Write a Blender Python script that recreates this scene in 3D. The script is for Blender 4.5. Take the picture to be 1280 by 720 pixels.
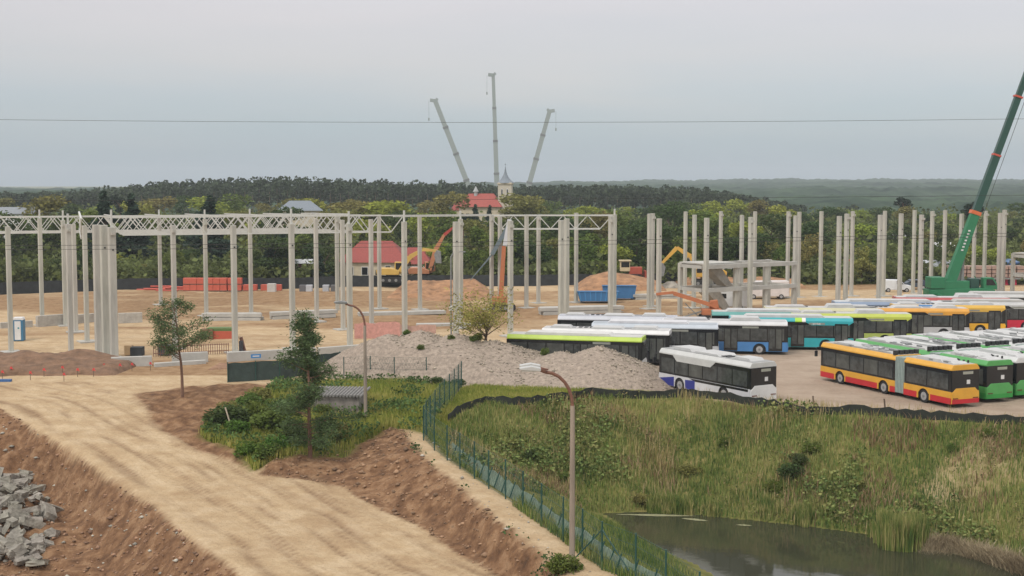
import bpy, bmesh, math, random
import numpy as np
from mathutils import Vector, Matrix
from mathutils.geometry import delaunay_2d_cdt
R = math.radians
random.seed(7); rng = np.random.default_rng(7)
for o in list(bpy.data.objects): bpy.data.objects.remove(o)
scene = bpy.context.scene
COL = scene.collection

# ------------------------------------------------------------------ camera
F = 1700.0; CH = 16.0; TH = math.atan(132 / F)
cam_d = bpy.data.cameras.new('camera'); cam = bpy.data.objects.new('camera', cam_d); COL.objects.link(cam)
cam.location = (0, 0, CH); cam.rotation_euler = (math.pi / 2 - TH, 0, 0)
cam_d.sensor_width = 36; cam_d.lens = 36 * F / 1280; cam_d.clip_start = 0.5; cam_d.clip_end = 20000
scene.camera = cam
# ------------------------------------------------------------------ world
SUN_EL, SUN_AZ = R(48), R(215)      # azimuth clockwise from +Y
w = bpy.data.worlds.new("World"); scene.world = w; w.use_nodes = True
nt = w.node_tree; nt.nodes.clear()
N = nt.nodes.new
out = N('ShaderNodeOutputWorld'); bg = N('ShaderNodeBackground'); bg2 = N('ShaderNodeBackground'); add = N('ShaderNodeAddShader')
sky = N('ShaderNodeTexSky'); sky.sky_type = 'NISHITA'; sky.sun_disc = False
sky.sun_elevation = SUN_EL; sky.sun_rotation = SUN_AZ; sky.air_density = 1.0; sky.dust_density = 2.0
nt.links.new(sky.outputs[0], bg.inputs[0]); bg.inputs[1].default_value = 0.05
tc = N('ShaderNodeTexCoord'); sep = N('ShaderNodeSeparateXYZ'); nt.links.new(tc.outputs['Generated'], sep.inputs[0])
noi = N('ShaderNodeTexNoise'); mp = N('ShaderNodeMapping'); mp.inputs['Scale'].default_value = (2.0, 2.0, 14.0)
nt.links.new(tc.outputs['Generated'], mp.inputs[0]); nt.links.new(mp.outputs[0], noi.inputs[0])
noi.inputs['Scale'].default_value = 1.6; noi.inputs['Detail'].default_value = 5
ma = N('ShaderNodeMath'); ma.operation = 'MULTIPLY_ADD'; nt.links.new(noi.outputs['Fac'], ma.inputs[0]); ma.inputs[1].default_value = 0.075
nt.links.new(sep.outputs['Z'], ma.inputs[2])
ma2 = N('ShaderNodeMath'); ma2.operation = 'SUBTRACT'; nt.links.new(ma.outputs[0], ma2.inputs[0]); ma2.inputs[1].default_value = 0.037
ramp = N('ShaderNodeValToRGB'); nt.links.new(ma2.outputs[0], ramp.inputs[0])
els = ramp.color_ramp.elements
pts = [(0.0, (.345, .415, .475)), (0.03, (.335, .40, .46)), (0.06, (.40, .425, .468)), (0.095, (.51, .47, .47)), (0.13, (.585, .515, .50)), (0.4, (1.0, .95, .90)), (1.0, (1.4, 1.32, 1.22))]
els[0].position = pts[0][0]; els[0].color = (*pts[0][1], 1); els[1].position = 1; els[1].color = (*pts[-1][1], 1)
for p, c in pts[1:-1]:
    e = els.new(p); e.color = (*c, 1)
nt.links.new(ramp.outputs[0], bg2.inputs[0]); bg2.inputs[1].default_value = 0.93
nt.links.new(bg.outputs[0], add.inputs[0]); nt.links.new(bg2.outputs[0], add.inputs[1]); nt.links.new(add.outputs[0], out.inputs[0])
# ------------------------------------------------------------------ sun behind cloud
sd = bpy.data.lights.new('sun', 'SUN'); sd.energy = 1.5; sd.angle = R(11); sd.color = (1, .95, .88)
so = bpy.data.objects.new('sun', sd); COL.objects.link(so)
sdir = Vector((math.sin(SUN_AZ) * math.cos(SUN_EL), math.cos(SUN_AZ) * math.cos(SUN_EL), math.sin(SUN_EL)))
so.rotation_euler = sdir.to_track_quat('Z', 'Y').to_euler()
vs = scene.view_settings
vs.view_transform = 'Standard'; vs.look = 'None'; vs.gamma = 1; vs.use_curve_mapping = False; vs.exposure = 0.0

# ------------------------------------------------------------------ helpers
def G(px, py, z=0.0):
    "point of the photograph's pixel on the level z"
    x = (px - 640) / F; yv = -(py - 360) / F
    dy = math.cos(TH) + yv * math.sin(TH); dz = -math.sin(TH) + yv * math.cos(TH); t = (z - CH) / dz
    return Vector((x * t, dy * t, z))
def P(px, py, Y):
    x = (px - 640) / F; yv = -(py - 360) / F
    dy = math.cos(TH) + yv * math.sin(TH); dz = -math.sin(TH) + yv * math.cos(TH); t = Y / dy
    return Vector((x * t, Y, CH + dz * t))
def vnoise(x, y, seed=0):
    xi = np.floor(x).astype(np.int64); yi = np.floor(y).astype(np.int64); xf = x - xi; yf = y - yi
    def h(a, b):
        n = (a * 374761393 + b * 668265263 + seed * 974711) & 0x7fffffff
        n = ((n ^ (n >> 13)) * 1274126177) & 0x7fffffff
        return ((n ^ (n >> 16)) & 0xffff) / 65535.0
    u = xf * xf * (3 - 2 * xf); v = yf * yf * (3 - 2 * yf)
    return (h(xi, yi) * (1 - u) + h(xi + 1, yi) * u) * (1 - v) + (h(xi, yi + 1) * (1 - u) + h(xi + 1, yi + 1) * u) * v
def fbm(x, y, s=1.0, o=4, seed=0):
    r = 0; a = .5; t = 0
    for i in range(o):
        r = r + a * vnoise(x / s, y / s, seed + i); t += a; a *= .5; s *= .5
    return r / t - .5
def inpoly(x, y, poly):
    ins = np.zeros(x.shape, bool); n = len(poly); j = n - 1
    for i in range(n):
        xi, yi = poly[i]; xj, yj = poly[j]
        c = ((yi > y) != (yj > y)) & (x < (xj - xi) * (y - yi) / ((yj - yi) or 1e-9) + xi)
        ins ^= c; j = i
    return ins
def mat(name, col, rough=.8, var=.0, scale=3.0, bump=0.0, metal=0.0, var2=None, bscale=None, island=0.0, spec=.5, streak=False, coord='Object', transl=0):
    m = bpy.data.materials.new(name); m.use_nodes = True; t = m.node_tree; b = t.nodes['Principled BSDF']
    b.inputs['Base Color'].default_value = (*col, 1); b.inputs['Roughness'].default_value = rough; b.inputs['Metallic'].default_value = metal
    b.inputs['Specular IOR Level'].default_value = spec
    co = t.nodes.new('ShaderNodeTexCoord')
    src = co.outputs[coord]
    if streak:
        mpn = t.nodes.new('ShaderNodeMapping'); mpn.inputs['Scale'].default_value = (1, 1, .12); t.links.new(src, mpn.inputs[0]); s2 = mpn.outputs[0]
    else: s2 = src
    last = None
    if var or var2:
        n = t.nodes.new('ShaderNodeTexNoise'); n.inputs['Scale'].default_value = scale; n.inputs['Detail'].default_value = 6; n.inputs['Roughness'].default_value = .65
        t.links.new(s2, n.inputs[0])
        cr = t.nodes.new('ShaderNodeValToRGB'); cr.color_ramp.elements[0].position = .3; cr.color_ramp.elements[1].position = .7
        a = tuple(c * (1 - var) for c in col); bb = var2 if var2 else tuple(min(1, c * (1 + var)) for c in col)
        cr.color_ramp.elements[0].color = (*a, 1); cr.color_ramp.elements[1].color = (*bb, 1)
        t.links.new(n.outputs['Fac'], cr.inputs[0]); last = cr.outputs[0]; t.links.new(last, b.inputs['Base Color'])
    if island:
        g = t.nodes.new('ShaderNodeNewGeometry'); hs = t.nodes.new('ShaderNodeHueSaturation'); mr = t.nodes.new('ShaderNodeMapRange')
        mr.inputs[3].default_value = 1 - island; mr.inputs[4].default_value = 1 + island
        t.links.new(g.outputs['Random Per Island'], mr.inputs[0]); t.links.new(mr.outputs[0], hs.inputs['Value'])
        oi = t.nodes.new('ShaderNodeObjectInfo'); mr2 = t.nodes.new('ShaderNodeMapRange'); mr2.inputs[3].default_value = .49; mr2.inputs[4].default_value = .53
        t.links.new(oi.outputs['Random'], mr2.inputs[0]); t.links.new(mr2.outputs[0], hs.inputs['Hue'])
        if last: t.links.new(last, hs.inputs['Color'])
        else: hs.inputs['Color'].default_value = (*col, 1)
        t.links.new(hs.outputs[0], b.inputs['Base Color'])
    if transl:
        oo = t.nodes['Material Output']; tr = t.nodes.new('ShaderNodeBsdfTranslucent'); mx = t.nodes.new('ShaderNodeMixShader'); mx.inputs[0].default_value = transl
        srcc = b.inputs['Base Color'].links[0].from_socket if b.inputs['Base Color'].links else None
        if srcc: t.links.new(srcc, tr.inputs[0])
        t.links.new(b.outputs[0], mx.inputs[1]); t.links.new(tr.outputs[0], mx.inputs[2]); t.links.new(mx.outputs[0], oo.inputs[0])
    if bump:
        n = t.nodes.new('ShaderNodeTexNoise'); n.inputs['Scale'].default_value = bscale or scale * 4; n.inputs['Detail'].default_value = 5
        t.links.new(src, n.inputs[0]); bp = t.nodes.new('ShaderNodeBump'); bp.inputs['Strength'].default_value = bump; bp.inputs['Distance'].default_value = .1
        t.links.new(n.outputs['Fac'], bp.inputs['Height']); t.links.new(bp.outputs[0], b.inputs['Normal'])
    return m
MC = {}
def paint(col, rough=.35, name=None):
    k = (col, rough)
    if k not in MC: MC[k] = mat(name or 'paint', col, rough, var=.10, scale=1.2)
    return MC[k]

class MB:
    def __init__(s): s.v = []; s.f = []
    def add(s, vs, fs):
        b = len(s.v); s.v += [tuple(v) for v in vs]; s.f += [tuple(i + b for i in f) for f in fs]; return s
    def box(s, c, d, rz=0, M=None):
        x, y, z = d[0] / 2, d[1] / 2, d[2] / 2
        vs = [Vector((a, b, e)) for e in (-z, z) for b in (-y, y) for a in (-x, x)]
        if rz: m = Matrix.Rotation(rz, 3, 'Z'); vs = [m @ v for v in vs]
        if M: vs = [M @ v for v in vs]
        c = Vector(c); vs = [v + c for v in vs]
        return s.add(vs, [(0, 2, 3, 1), (4, 5, 7, 6), (0, 1, 5, 4), (2, 6, 7, 3), (0, 4, 6, 2), (1, 3, 7, 5)])
    def bar(s, a, b, wd, ht=None, w2=None, h2=None):
        a = Vector(a); b = Vector(b); d = (b - a)
        if d.length < 1e-6: return s
        d.normalize(); up = Vector((0, 0, 1))
        if abs(d.z) > .98: up = Vector((0, 1, 0))
        sx = d.cross(up).normalized(); sz = sx.cross(d).normalized()
        ht = ht or wd; w2 = w2 or wd; h2 = h2 or ht
        vs = []
        for p, W, H in ((a, wd, ht), (b, w2, h2)):
            for (i, j) in ((-1, -1), (1, -1), (1, 1), (-1, 1)): vs.append(p + sx * i * W / 2 + sz * j * H / 2)
        return s.add(vs, [(0, 3, 2, 1), (4, 5, 6, 7), (0, 1, 5, 4), (1, 2, 6, 5), (2, 3, 7, 6), (3, 0, 4, 7)])
    def tube(s, a, b, r, r2=None, n=10, cap=True):
        a = Vector(a); b = Vector(b); d = (b - a).normalized(); up = Vector((0, 0, 1)) if abs(d.z) < .95 else Vector((1, 0, 0))
        x = d.cross(up).normalized(); y = d.cross(x); r2 = r if r2 is None else r2
        vs = [a + (x * math.cos(t) + y * math.sin(t)) * r for t in [2 * math.pi * i / n for i in range(n)]] + [b + (x * math.cos(t) + y * math.sin(t)) * r2 for t in [2 * math.pi * i / n for i in range(n)]]
        fs = [(i, (i + 1) % n, n + (i + 1) % n, n + i) for i in range(n)]
        if cap: fs += [tuple(range(n))[::-1], tuple(range(n, 2 * n))]
        return s.add(vs, fs)
    def path(s, pts, rs, n=8):
        for i in range(len(pts) - 1): s.tube(pts[i], pts[i + 1], rs[i], rs[i + 1], n)
        return s
    def prism(s, poly, a, b, ax='y'):
        n = len(poly)
        if ax == 'y': vs = [(p[0], a, p[1]) for p in poly] + [(p[0], b, p[1]) for p in poly]
        elif ax == 'x': vs = [(a, p[0], p[1]) for p in poly] + [(b, p[0], p[1]) for p in poly]
        else: vs = [(p[0], p[1], a) for p in poly] + [(p[0], p[1], b) for p in poly]
        return s.add(vs, [tuple(range(n))[::-1], tuple(range(n, 2 * n))] + [(i, (i + 1) % n, n + (i + 1) % n, n + i) for i in range(n)])
    def build(s, name, m, parent=None, smooth=False, bevel=0, loc=None):
        me = bpy.data.meshes.new(name); me.from_pydata(s.v, [], s.f); me.update()
        bm = bmesh.new(); bm.from_mesh(me); bmesh.ops.recalc_face_normals(bm, faces=bm.faces); bm.to_mesh(me); bm.free()
        if smooth: me.polygons.foreach_set('use_smooth', [True] * len(me.polygons))
        me.materials.append(m); o = bpy.data.objects.new(name, me); COL.objects.link(o)
        if parent: o.parent = parent
        if loc is not None: o.location = loc
        if bevel:
            md = o.modifiers.new('bevel', 'BEVEL'); md.width = bevel; md.segments = 2; md.limit_method = 'ANGLE'
        return o
def tag(o, label, cat=None, group=None, kind=None):
    if label: o['label'] = label
    if cat: o['category'] = cat; o['kind'] = 'thing'
    if group: o['group'] = group
    if kind: o['kind'] = kind
    return o
def thing(name, label, cat, loc=(0, 0, 0), rz=0, group=None):
    o = bpy.data.objects.new(name, None); COL.objects.link(o); o.location = loc; o.rotation_euler = (0, 0, rz); o.empty_display_size = .3
    return tag(o, label, cat, group)
def copy_tree(o, parent=None):
    c = o.copy(); COL.objects.link(c); c.parent = parent
    for ch in [k for k in KIDS.get(o.name, [])]: copy_tree(ch, c)
    return c
KIDS = {}
def index_kids():
    KIDS.clear()
    for o in bpy.data.objects:
        if o.parent: KIDS.setdefault(o.parent.name, []).append(o)
def dup(proto, loc, rz=0, sc=1, label=None):
    c = copy_tree(proto); c.location = loc; c.rotation_euler = (0, 0, rz)
    c.scale = (sc, sc, sc) if not isinstance(sc, tuple) else sc
    if label: c['label'] = label
    return c
def nth(i):
    words = ['first', 'second', 'third', 'fourth', 'fifth', 'sixth', 'seventh', 'eighth', 'ninth', 'tenth', 'eleventh', 'twelfth']
    if i <= 12: return words[i - 1]
    return str(i) + ('th' if 10 < i % 100 < 14 else {1: 'st', 2: 'nd', 3: 'rd'}.get(i % 10, 'th'))
def mesh_np(name, V, Fq, m, parent=None, k=4, smooth=False):
    me = bpy.data.meshes.new(name); nv = len(V); nf = len(Fq)
    me.vertices.add(nv); me.vertices.foreach_set('co', np.asarray(V, np.float32).ravel())
    me.loops.add(nf * k); me.loops.foreach_set('vertex_index', np.asarray(Fq, np.int32).ravel())
    me.polygons.add(nf); me.polygons.foreach_set('loop_start', np.arange(nf, dtype=np.int32) * k)
    me.update(calc_edges=True); me.validate()
    if smooth: me.polygons.foreach_set('use_smooth', np.ones(len(me.polygons), bool))
    me.materials.append(m); o = bpy.data.objects.new(name, me); COL.objects.link(o)
    if parent: o.parent = parent
    return o

# ------------------------------------------------------------------ terrain
BL = [  # break lines: (photo x, photo y, level) turned into ground points
 [(-160, 478, 0), (1500, 478, 0)],
 [(-120, 480, 0), (-60, 494, 0), (0, 508, -.1), (30, 528, -.3), (60, 545, -.5), (110, 575, -1.0), (150, 602, -1.35), (190, 632, -1.6), (250, 680, -1.6), (300, 722, -1.5), (340, 760, -1.4), (420, 840, -1.3)],
 [(150, 490, 0), (180, 508, -.1), (200, 535, -.5), (245, 562, -.9), (300, 586, -1.3), (329, 590, -1.4), (380, 594, -1.4), (424, 598, -1.5), (473, 624, -1.7), (528, 649, -1.75), (565, 673, -1.7), (595, 692, -1.6), (632, 716, -1.45), (670, 745, -1.3), (740, 820, -1.2)],
 [(120, 500, 0), (180, 540, -.5), (260, 600, -1.35), (330, 660, -1.6), (420, 720, -1.55)],
 [(435, 574, -1.2), (460, 552, -.7), (488, 535, -.3), (503, 540, -.1), (525, 570, 0), (552, 595, 0), (574, 613, 0), (604, 637, 0), (640, 671, 0), (690, 712, 0), (720, 745, 0), (780, 810, 0)],
 [(335, 580, -.95), (380, 574, -.95)],
 [(225, 500, 0), (232, 520, -.2), (258, 545, -.5), (300, 566, -.8), (340, 572, -.85)],
 [(260, 500, .2), (330, 515, .1), (400, 530, -.3), (457, 525, -.4), (490, 515, -.1)],
 [(290, 485, .3), (400, 490, .3), (520, 490, .2)],
 [(400, 562, -.9), (430, 552, -.7)],
 [(529, 549, 0), (559, 575, 0), (593, 598, 0), (632, 623, 0), (677, 657, 0), (704, 676, 0), (752, 711, 0), (794, 726, 0), (832, 745, -.1), (874, 772, -.3), (960, 830, -.6)],
 [(529, 549, 0), (552, 515, .1), (576, 489, .2)],
 [(575, 558, -.4), (605, 578, -.9), (640, 600, -1.7), (680, 620, -2.8), (720, 640, -3.7)],
 [(760, 655, -4.3), (800, 680, -4.2), (838, 702, -4.1), (872, 730, -3.9)],
 # far shore
 [(753, 642, -5.1), (805, 639, -5.1), (869, 644, -5.1), (934, 650, -5.1), (1021, 659, -5.1), (1064, 665, -5.1), (1110, 672, -5.1), (1156, 680, -5.1), (1186, 679, -5.1), (1229, 690, -5.1), (1280, 710, -5.1), (1360, 740, -5.1), (1500, 780, -5.1)],
 # near shore
 [(753, 642, -5.1), (790, 668, -5.1), (830, 690, -5.1), (868, 705, -5.1), (900, 722, -5.1), (950, 760, -5.1), (1050, 840, -5.1), (1150, 930, -5.1)],
 [(772, 651, -5.0)], [(798, 655, -5.6), (828, 662, -6.1)],
 [(850, 665, -6.6), (950, 690, -6.6), (1050, 715, -6.6), (1200, 760, -6.6), (1350, 820, -6.6), (1500, 900, -6.6)],
 # top of the pond slope, along the silt fence
 [(560, 522, 0), (565, 518, .1), (585, 510, .2), (607, 505, .25), (640, 506, .25), (710, 500, .25), (740, 496, .25), (790, 498, .25), (865, 497, .25), (905, 500, .25), (960, 508, .25), (1010, 516, .25), (1060, 518, .25), (1174, 524, .25), (1280, 532, .25), (1400, 542, .25), (1600, 560, .2)],
 [(580, 498, .15), (650, 494, .2), (800, 488, .1), (960, 496, .0), (1174, 512, .0), (1400, 528, .0), (1600, 545, 0)],
 # pit on the left
 [(-80, 545, -1.2), (0, 549, -1.2), (36, 551, -1.1)], [(-80, 560, -1.5), (0, 562, -1.5), (42, 562, -1.35)],
 [(-120, 590, -3.2), (0, 592, -3.2), (60, 612, -3.4), (100, 652, -3.8), (140, 722, -4.4), (180, 790, -4.8)],
 [(-300, 700, -4.4), (0, 700, -4.4), (60, 740, -4.5)],
]
TP = []
for L in BL:
    q = [G(*p) for p in L]
    for a, b in zip(q[:-1], q[1:]):
        n = max(1, int((b - a).length / 1.5))
        for i in range(n): TP.append(a.lerp(b, i / n))
    TP.append(q[-1])
for X in range(-110, 131, 8):
    for Y in (112, 120, 131): TP.append(Vector((X, Y, 0)))
for c in [(-110, 100, 0), (-110, 80, -3), (-110, 40, -4), (-60, 40, -4.8), (-25, 40, -1.4), (-10, 40, -1.3), (-2, 40, -1.2), (3, 40, 0), (12, 40, -2), (25, 40, -6), (130, 95, 0), (130, 80, -6), (130, 40, -6)]: TP.append(Vector(c))
vv, _, ff, _, _, _ = delaunay_2d_cdt([p.xy for p in TP], [], [], 0, 1e-4)
# z by nearest original point
TPn = np.array([(p.x, p.y, p.z) for p in TP])
vz = []
for v in vv:
    d = (TPn[:, 0] - v.x) ** 2 + (TPn[:, 1] - v.y) ** 2; vz.append(TPn[d.argmin(), 2])
X0, X1, Y0, Y1, ST = -62.0, 78.0, 46.0, 126.0, 0.25
fx = np.arange(X0, X1 + 1e-6, ST); fy = np.arange(Y0, Y1 + 1e-6, ST)
ZF = np.zeros((len(fy), len(fx)))
for f in ff:
    a, b, c = [vv[i] for i in f]; za, zb, zc = [vz[i] for i in f]
    ix0 = max(0, int(math.floor((min(a.x, b.x, c.x) - X0) / ST))); ix1 = min(len(fx) - 1, int(math.ceil((max(a.x, b.x, c.x) - X0) / ST)))
    iy0 = max(0, int(math.floor((min(a.y, b.y, c.y) - Y0) / ST))); iy1 = min(len(fy) - 1, int(math.ceil((max(a.y, b.y, c.y) - Y0) / ST)))
    if ix1 < ix0 or iy1 < iy0: continue
    gx, gy = np.meshgrid(fx[ix0:ix1 + 1], fy[iy0:iy1 + 1])
    den = (b.y - c.y) * (a.x - c.x) + (c.x - b.x) * (a.y - c.y)
    if abs(den) < 1e-12: continue
    l1 = ((b.y - c.y) * (gx - c.x) + (c.x - b.x) * (gy - c.y)) / den; l2 = ((c.y - a.y) * (gx - c.x) + (a.x - c.x) * (gy - c.y)) / den; l3 = 1 - l1 - l2
    m_ = (l1 >= -1e-6) & (l2 >= -1e-6) & (l3 >= -1e-6)
    sub = ZF[iy0:iy1 + 1, ix0:ix1 + 1]; sub[m_] = (l1 * za + l2 * zb + l3 * zc)[m_]
for _ in range(3):
    Zp = np.pad(ZF, 1, mode='edge'); ZF = (Zp[1:-1, 1:-1] * 4 + Zp[:-2, 1:-1] + Zp[2:, 1:-1] + Zp[1:-1, :-2] + Zp[1:-1, 2:]) / 8
GX, GY = np.meshgrid(fx, fy)
def poly(pl, z=0): return [tuple(G(p[0], p[1], p[2] if len(p) > 2 else z).xy) for p in pl]
wob = lambda x, y, s, a, sd: (x + fbm(x, y, s, 4, sd) * a, y + fbm(x, y, s, 4, sd + 50) * a)
def soft(x, y, pl, j=1.0, sd=0):
    r = np.zeros(x.shape)
    for k in range(4):
        wx, wy = wob(x, y, 1.2 + k * .8, j * (1 + .5 * k), sd + 7 * k); r += inpoly(wx, wy, pl)
    return r / 4
# zone polygons
road_p = poly([(-400, 478), (-120, 482), (0, 510, -.1), (60, 545, -.5), (110, 575, -1), (190, 632, -1.6), (250, 680, -1.6), (300, 722, -1.5), (420, 840, -1.3), (740, 820, -1.2), (632, 716, -1.45), (565, 673, -1.7), (473, 624, -1.7), (424, 598, -1.5), (329, 590, -1.4), (245, 562, -.9), (200, 535, -.5), (180, 508, -.1), (210, 490), (275, 478)])
soilb_p = poly([(322, 592, -1.3), (424, 606, -1.5), (467, 632, -1.7), (520, 657, -1.75), (556, 682, -1.7), (620, 724, -1.45), (730, 825, -1.2), (785, 810, 0), (696, 712, 0), (610, 637, 0), (528, 568, 0), (503, 536, -.1), (488, 531, -.3), (435, 568, -1.2), (345, 570, -.95)])
pit_p = poly([(-120, 482), (0, 510, -.1), (60, 545, -.5), (110, 575, -1), (190, 632, -1.6), (250, 680, -1.6), (300, 722, -1.5), (420, 840, -1.3)]) + [(-30, 40), (-110, 40), (-110, 110)]
soil2_p = poly([(170, 492), (235, 484), (350, 480), (330, 510, .1), (265, 530, -.3), (300, 566, -.8), (320, 590, -1.4), (245, 562, -.9), (200, 535, -.5), (180, 508, -.1)])
path_p = poly([(503, 538, 0), (540, 545, 0), (560, 570, 0), (593, 592, 0), (632, 616, 0), (677, 650, 0), (752, 702, 0), (832, 738, -.1), (960, 830, -.6), (780, 810, 0), (690, 712, 0), (604, 637, 0), (525, 570, 0)])
vegm_p = poly([(318, 508, .1), (345, 480, .3), (430, 476, 0), (580, 478, 0), (540, 545, 0), (503, 536, -.1), (488, 533, -.3), (435, 570, -1.2), (345, 575, -.9), (318, 588, -1.3), (296, 566, -.8), (248, 542, -.5), (270, 524, -.2)])
slope_p = poly([(576, 484, .2), (700, 480, .2), (806, 492, 0), (830, 496, .2), (960, 506, .2), (1174, 522, .2), (1600, 552, .2)]) + [(120, 40)] + poly([(960, 830, -.6), (832, 740, -.1), (752, 706, 0), (677, 652, 0), (632, 618, 0), (593, 594, 0), (560, 572, 0), (529, 545, 0)])
yard_p = poly([(806, 492, 0), (960, 505, .2), (1174, 521, .2), (1600, 550, .2)]) + [(120, 140), (60, 178), (44, 167), (14, 140)] + poly([(700, 432), (620, 440), (600, 470)])
pale1_p = poly([(1150, 610, -3), (1190, 585, -2.3), (1250, 575, -2), (1280, 590, -2.2), (1290, 625, -3.3), (1220, 632, -3.6), (1170, 640, -4)])
mound_p = poly([(430, 478), (810, 494), (800, 470), (640, 440), (480, 440), (440, 455)])
shore_dd = lambda z: np.clip(1 - np.abs(z + 5.35) / .35, 0, 1)
w_road = soft(GX, GY, road_p, .8, 1); w_soil = np.maximum(soft(GX, GY, soilb_p, .6, 2), soft(GX, GY, soil2_p, .9, 3)); w_pit = soft(GX, GY, pit_p, .5, 4)
w_path = soft(GX, GY, path_p, .5, 5); w_grass = np.maximum(soft(GX, GY, vegm_p, 1.0, 6), soft(GX, GY, slope_p, .7, 7)); w_yard = soft(GX, GY, yard_p, .8, 8)
w_bare = soft(GX, GY, pale1_p, 1.6, 9)
pond_p = [tuple(G(*q).xy) for q in [L_ for L_ in BL if L_[0][0] == 753][0]] + [(130, 40), (20, 40)] + [tuple(G(*q).xy) for q in [L_ for L_ in BL if L_[0][0] == 753][1]][::-1]
w_pond = soft(GX, GY, pond_p, .35, 19)
# relief
ZB = ZF.copy()
ZF += fbm(GX, GY, 4, 4, 11) * .25 * np.clip(w_grass + w_soil, 0, 1)
ridg = np.abs(fbm(GX * .8 + GY * .6, GY * .35, .9, 4, 21))
ZF += (fbm(GX, GY, 1.1, 4, 12) * .75 - ridg * .25) * np.clip(w_pit + w_soil * .8 - w_road, 0, 1)
# wheel ruts follow the road; built from its signed distance to the left edge
crest = np.array([tuple(G(*p).xy) for p in BL[1]]); 
def dist_poly(px, py, pl):
    d = np.full(px.shape, 1e9)
    for a, b in zip(pl[:-1], pl[1:]):
        ab = b - a; t = np.clip(((px - a[0]) * ab[0] + (py - a[1]) * ab[1]) / (ab @ ab), 0, 1)
        d = np.minimum(d, np.hypot(px - a[0] - ab[0] * t, py - a[1] - ab[1] * t))
    return d
dl = dist_poly(GX, GY, crest)
dw = dl + fbm(GX, GY, 16, 2, 31) * 2.4
RUT = np.zeros(GX.shape)
for c, wd, dp in ((1.6, .22, .11), (3.4, .25, .09), (5.2, .3, .08), (6.1, .22, .12), (7.9, .3, .10), (9.0, .25, .08), (10.4, .3, .09)):
    RUT += np.exp(-((dw - c) / wd) ** 2) * dp * (0.3 + 1.4 * np.clip(fbm(GX, GY, 5, 3, 40 + int(c * 10)) + .5, 0, 1))
ZF -= RUT * w_road * .7
ZF += fbm(GX, GY, 2.2, 4, 13) * .16 * w_road * (1 - w_pit)
ZF += fbm(GX, GY, .9, 3, 14) * .06
ZF = np.where(GY > 108, ZF * np.clip((126 - GY) / 18, 0, 1), ZF)
dsh = dist_poly(GX, GY, np.array(pond_p[:-0 or None])); ZF = np.where(w_pond > .5, np.minimum(ZF, -5.16 - np.clip(dsh * .35, 0, 1.3)), np.maximum(ZF, -5.06))
def H(x, y):
    ix = np.clip((np.asarray(x, float) - X0) / ST, 0, len(fx) - 1.001); iy = np.clip((np.asarray(y, float) - Y0) / ST, 0, len(fy) - 1.001)
    i = ix.astype(int); j = iy.astype(int); a = ix - i; b = iy - j
    z = ZF[j, i] * (1 - a) * (1 - b) + ZF[j, i + 1] * a * (1 - b) + ZF[j + 1, i] * (1 - a) * b + ZF[j + 1, i + 1] * a * b
    return np.where((np.asarray(y) > Y1) | (np.asarray(y) < Y0) | (np.asarray(x) < X0) | (np.asarray(x) > X1), 0.0, z)
def HZ(x, y): return float(H(x, y))
def onground(px, py, guess=0.0):
    z = guess
    for _ in range(25):
        p = G(px, py, z); z = .5 * z + .5 * HZ(p.x, p.y)
    p = G(px, py, z); p.z = HZ(p.x, p.y); return p
# one ground sheet: fine near the pond and the road, wider cells away from them
def grow(a, step, k, lim):
    r = []; x = a
    while abs(x) < lim: x += step; step *= k; r.append(x)
    return r
xs = np.array(sorted(grow(X0, -1.0, 1.08, 5200) + list(fx) + grow(X1, 1.0, 1.08, 5200)))
ys = np.array(sorted(grow(Y0, -2.0, 1.3, 400)[:14] + list(fy) + list(np.arange(Y1 + .8, 235, .8)) + grow(235, 1.5, 1.08, 5200)))
AX, AY = np.meshgrid(xs, ys)
inside = (AX >= X0) & (AX <= X1) & (AY >= Y0) & (AY <= Y1)
AZ = np.where(inside, H(AX, AY), 0.0)
# fade the sunk edges of the fine area outward
edge = H(np.clip(AX, X0, X1), np.clip(AY, Y0, Y1)); dd = np.hypot(AX - np.clip(AX, X0, X1), AY - np.clip(AY, Y0, Y1))
AZ = np.where(inside, AZ, edge * np.clip(1 - dd / 120, 0, 1))
site = (AY > 112) & (AY < 215) & (np.abs(AX) < 130)
rel = fbm(AX, AY, 7, 5, 60)
AZ = AZ + np.where(site, np.clip(rel, -.3, .3) * .5 * np.clip((AY - 112) / 10, 0, 1) * np.clip((215 - AY) / 8, 0, 1) * (1 - inpoly(AX, AY, yard_p)), 0) - .0
nx = len(xs); ny = len(ys)
V = np.stack([AX.ravel(), AY.ravel(), AZ.ravel()], 1)
ii = np.arange(ny - 1)[:, None] * nx + np.arange(nx - 1)[None]; Fq = np.stack([ii, ii + 1, ii + nx + 1, ii + nx], -1).reshape(-1, 4)
gm = bpy.data.materials.new('ground'); gm.use_nodes = True
ground = mesh_np('ground', V, Fq, gm, smooth=True); tag(ground, 'sandy building site ground with dirt road, banks and pond slopes', None, None, 'structure')
x, y = AX.ravel(), AY.ravel()
A = {}
A['grass'] = np.maximum(soft(x, y, vegm_p, 1.0, 6), soft(x, y, slope_p, .7, 7)) * (1 - .5 * soft(x, y, pale1_p, 1.6, 9))
A['soil'] = np.clip(np.maximum(np.maximum(soft(x, y, soilb_p, .6, 2), soft(x, y, soil2_p, .9, 3)), soft(x, y, pit_p, .4, 4)), 0, 1)
A['yard'] = soft(x, y, yard_p, .8, 8)
far = (y > 214 + 4 * fbm(x, y, 12, 3, 5)) | (np.abs(x) > 120)
A['grass'] = np.maximum(A['grass'], far * 1.0)
rutv = np.zeros(len(x)); d_ = dist_poly(x, y, crest) + fbm(x, y, 16, 2, 31) * 2.4; wr = soft(x, y, road_p, .8, 1)
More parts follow.
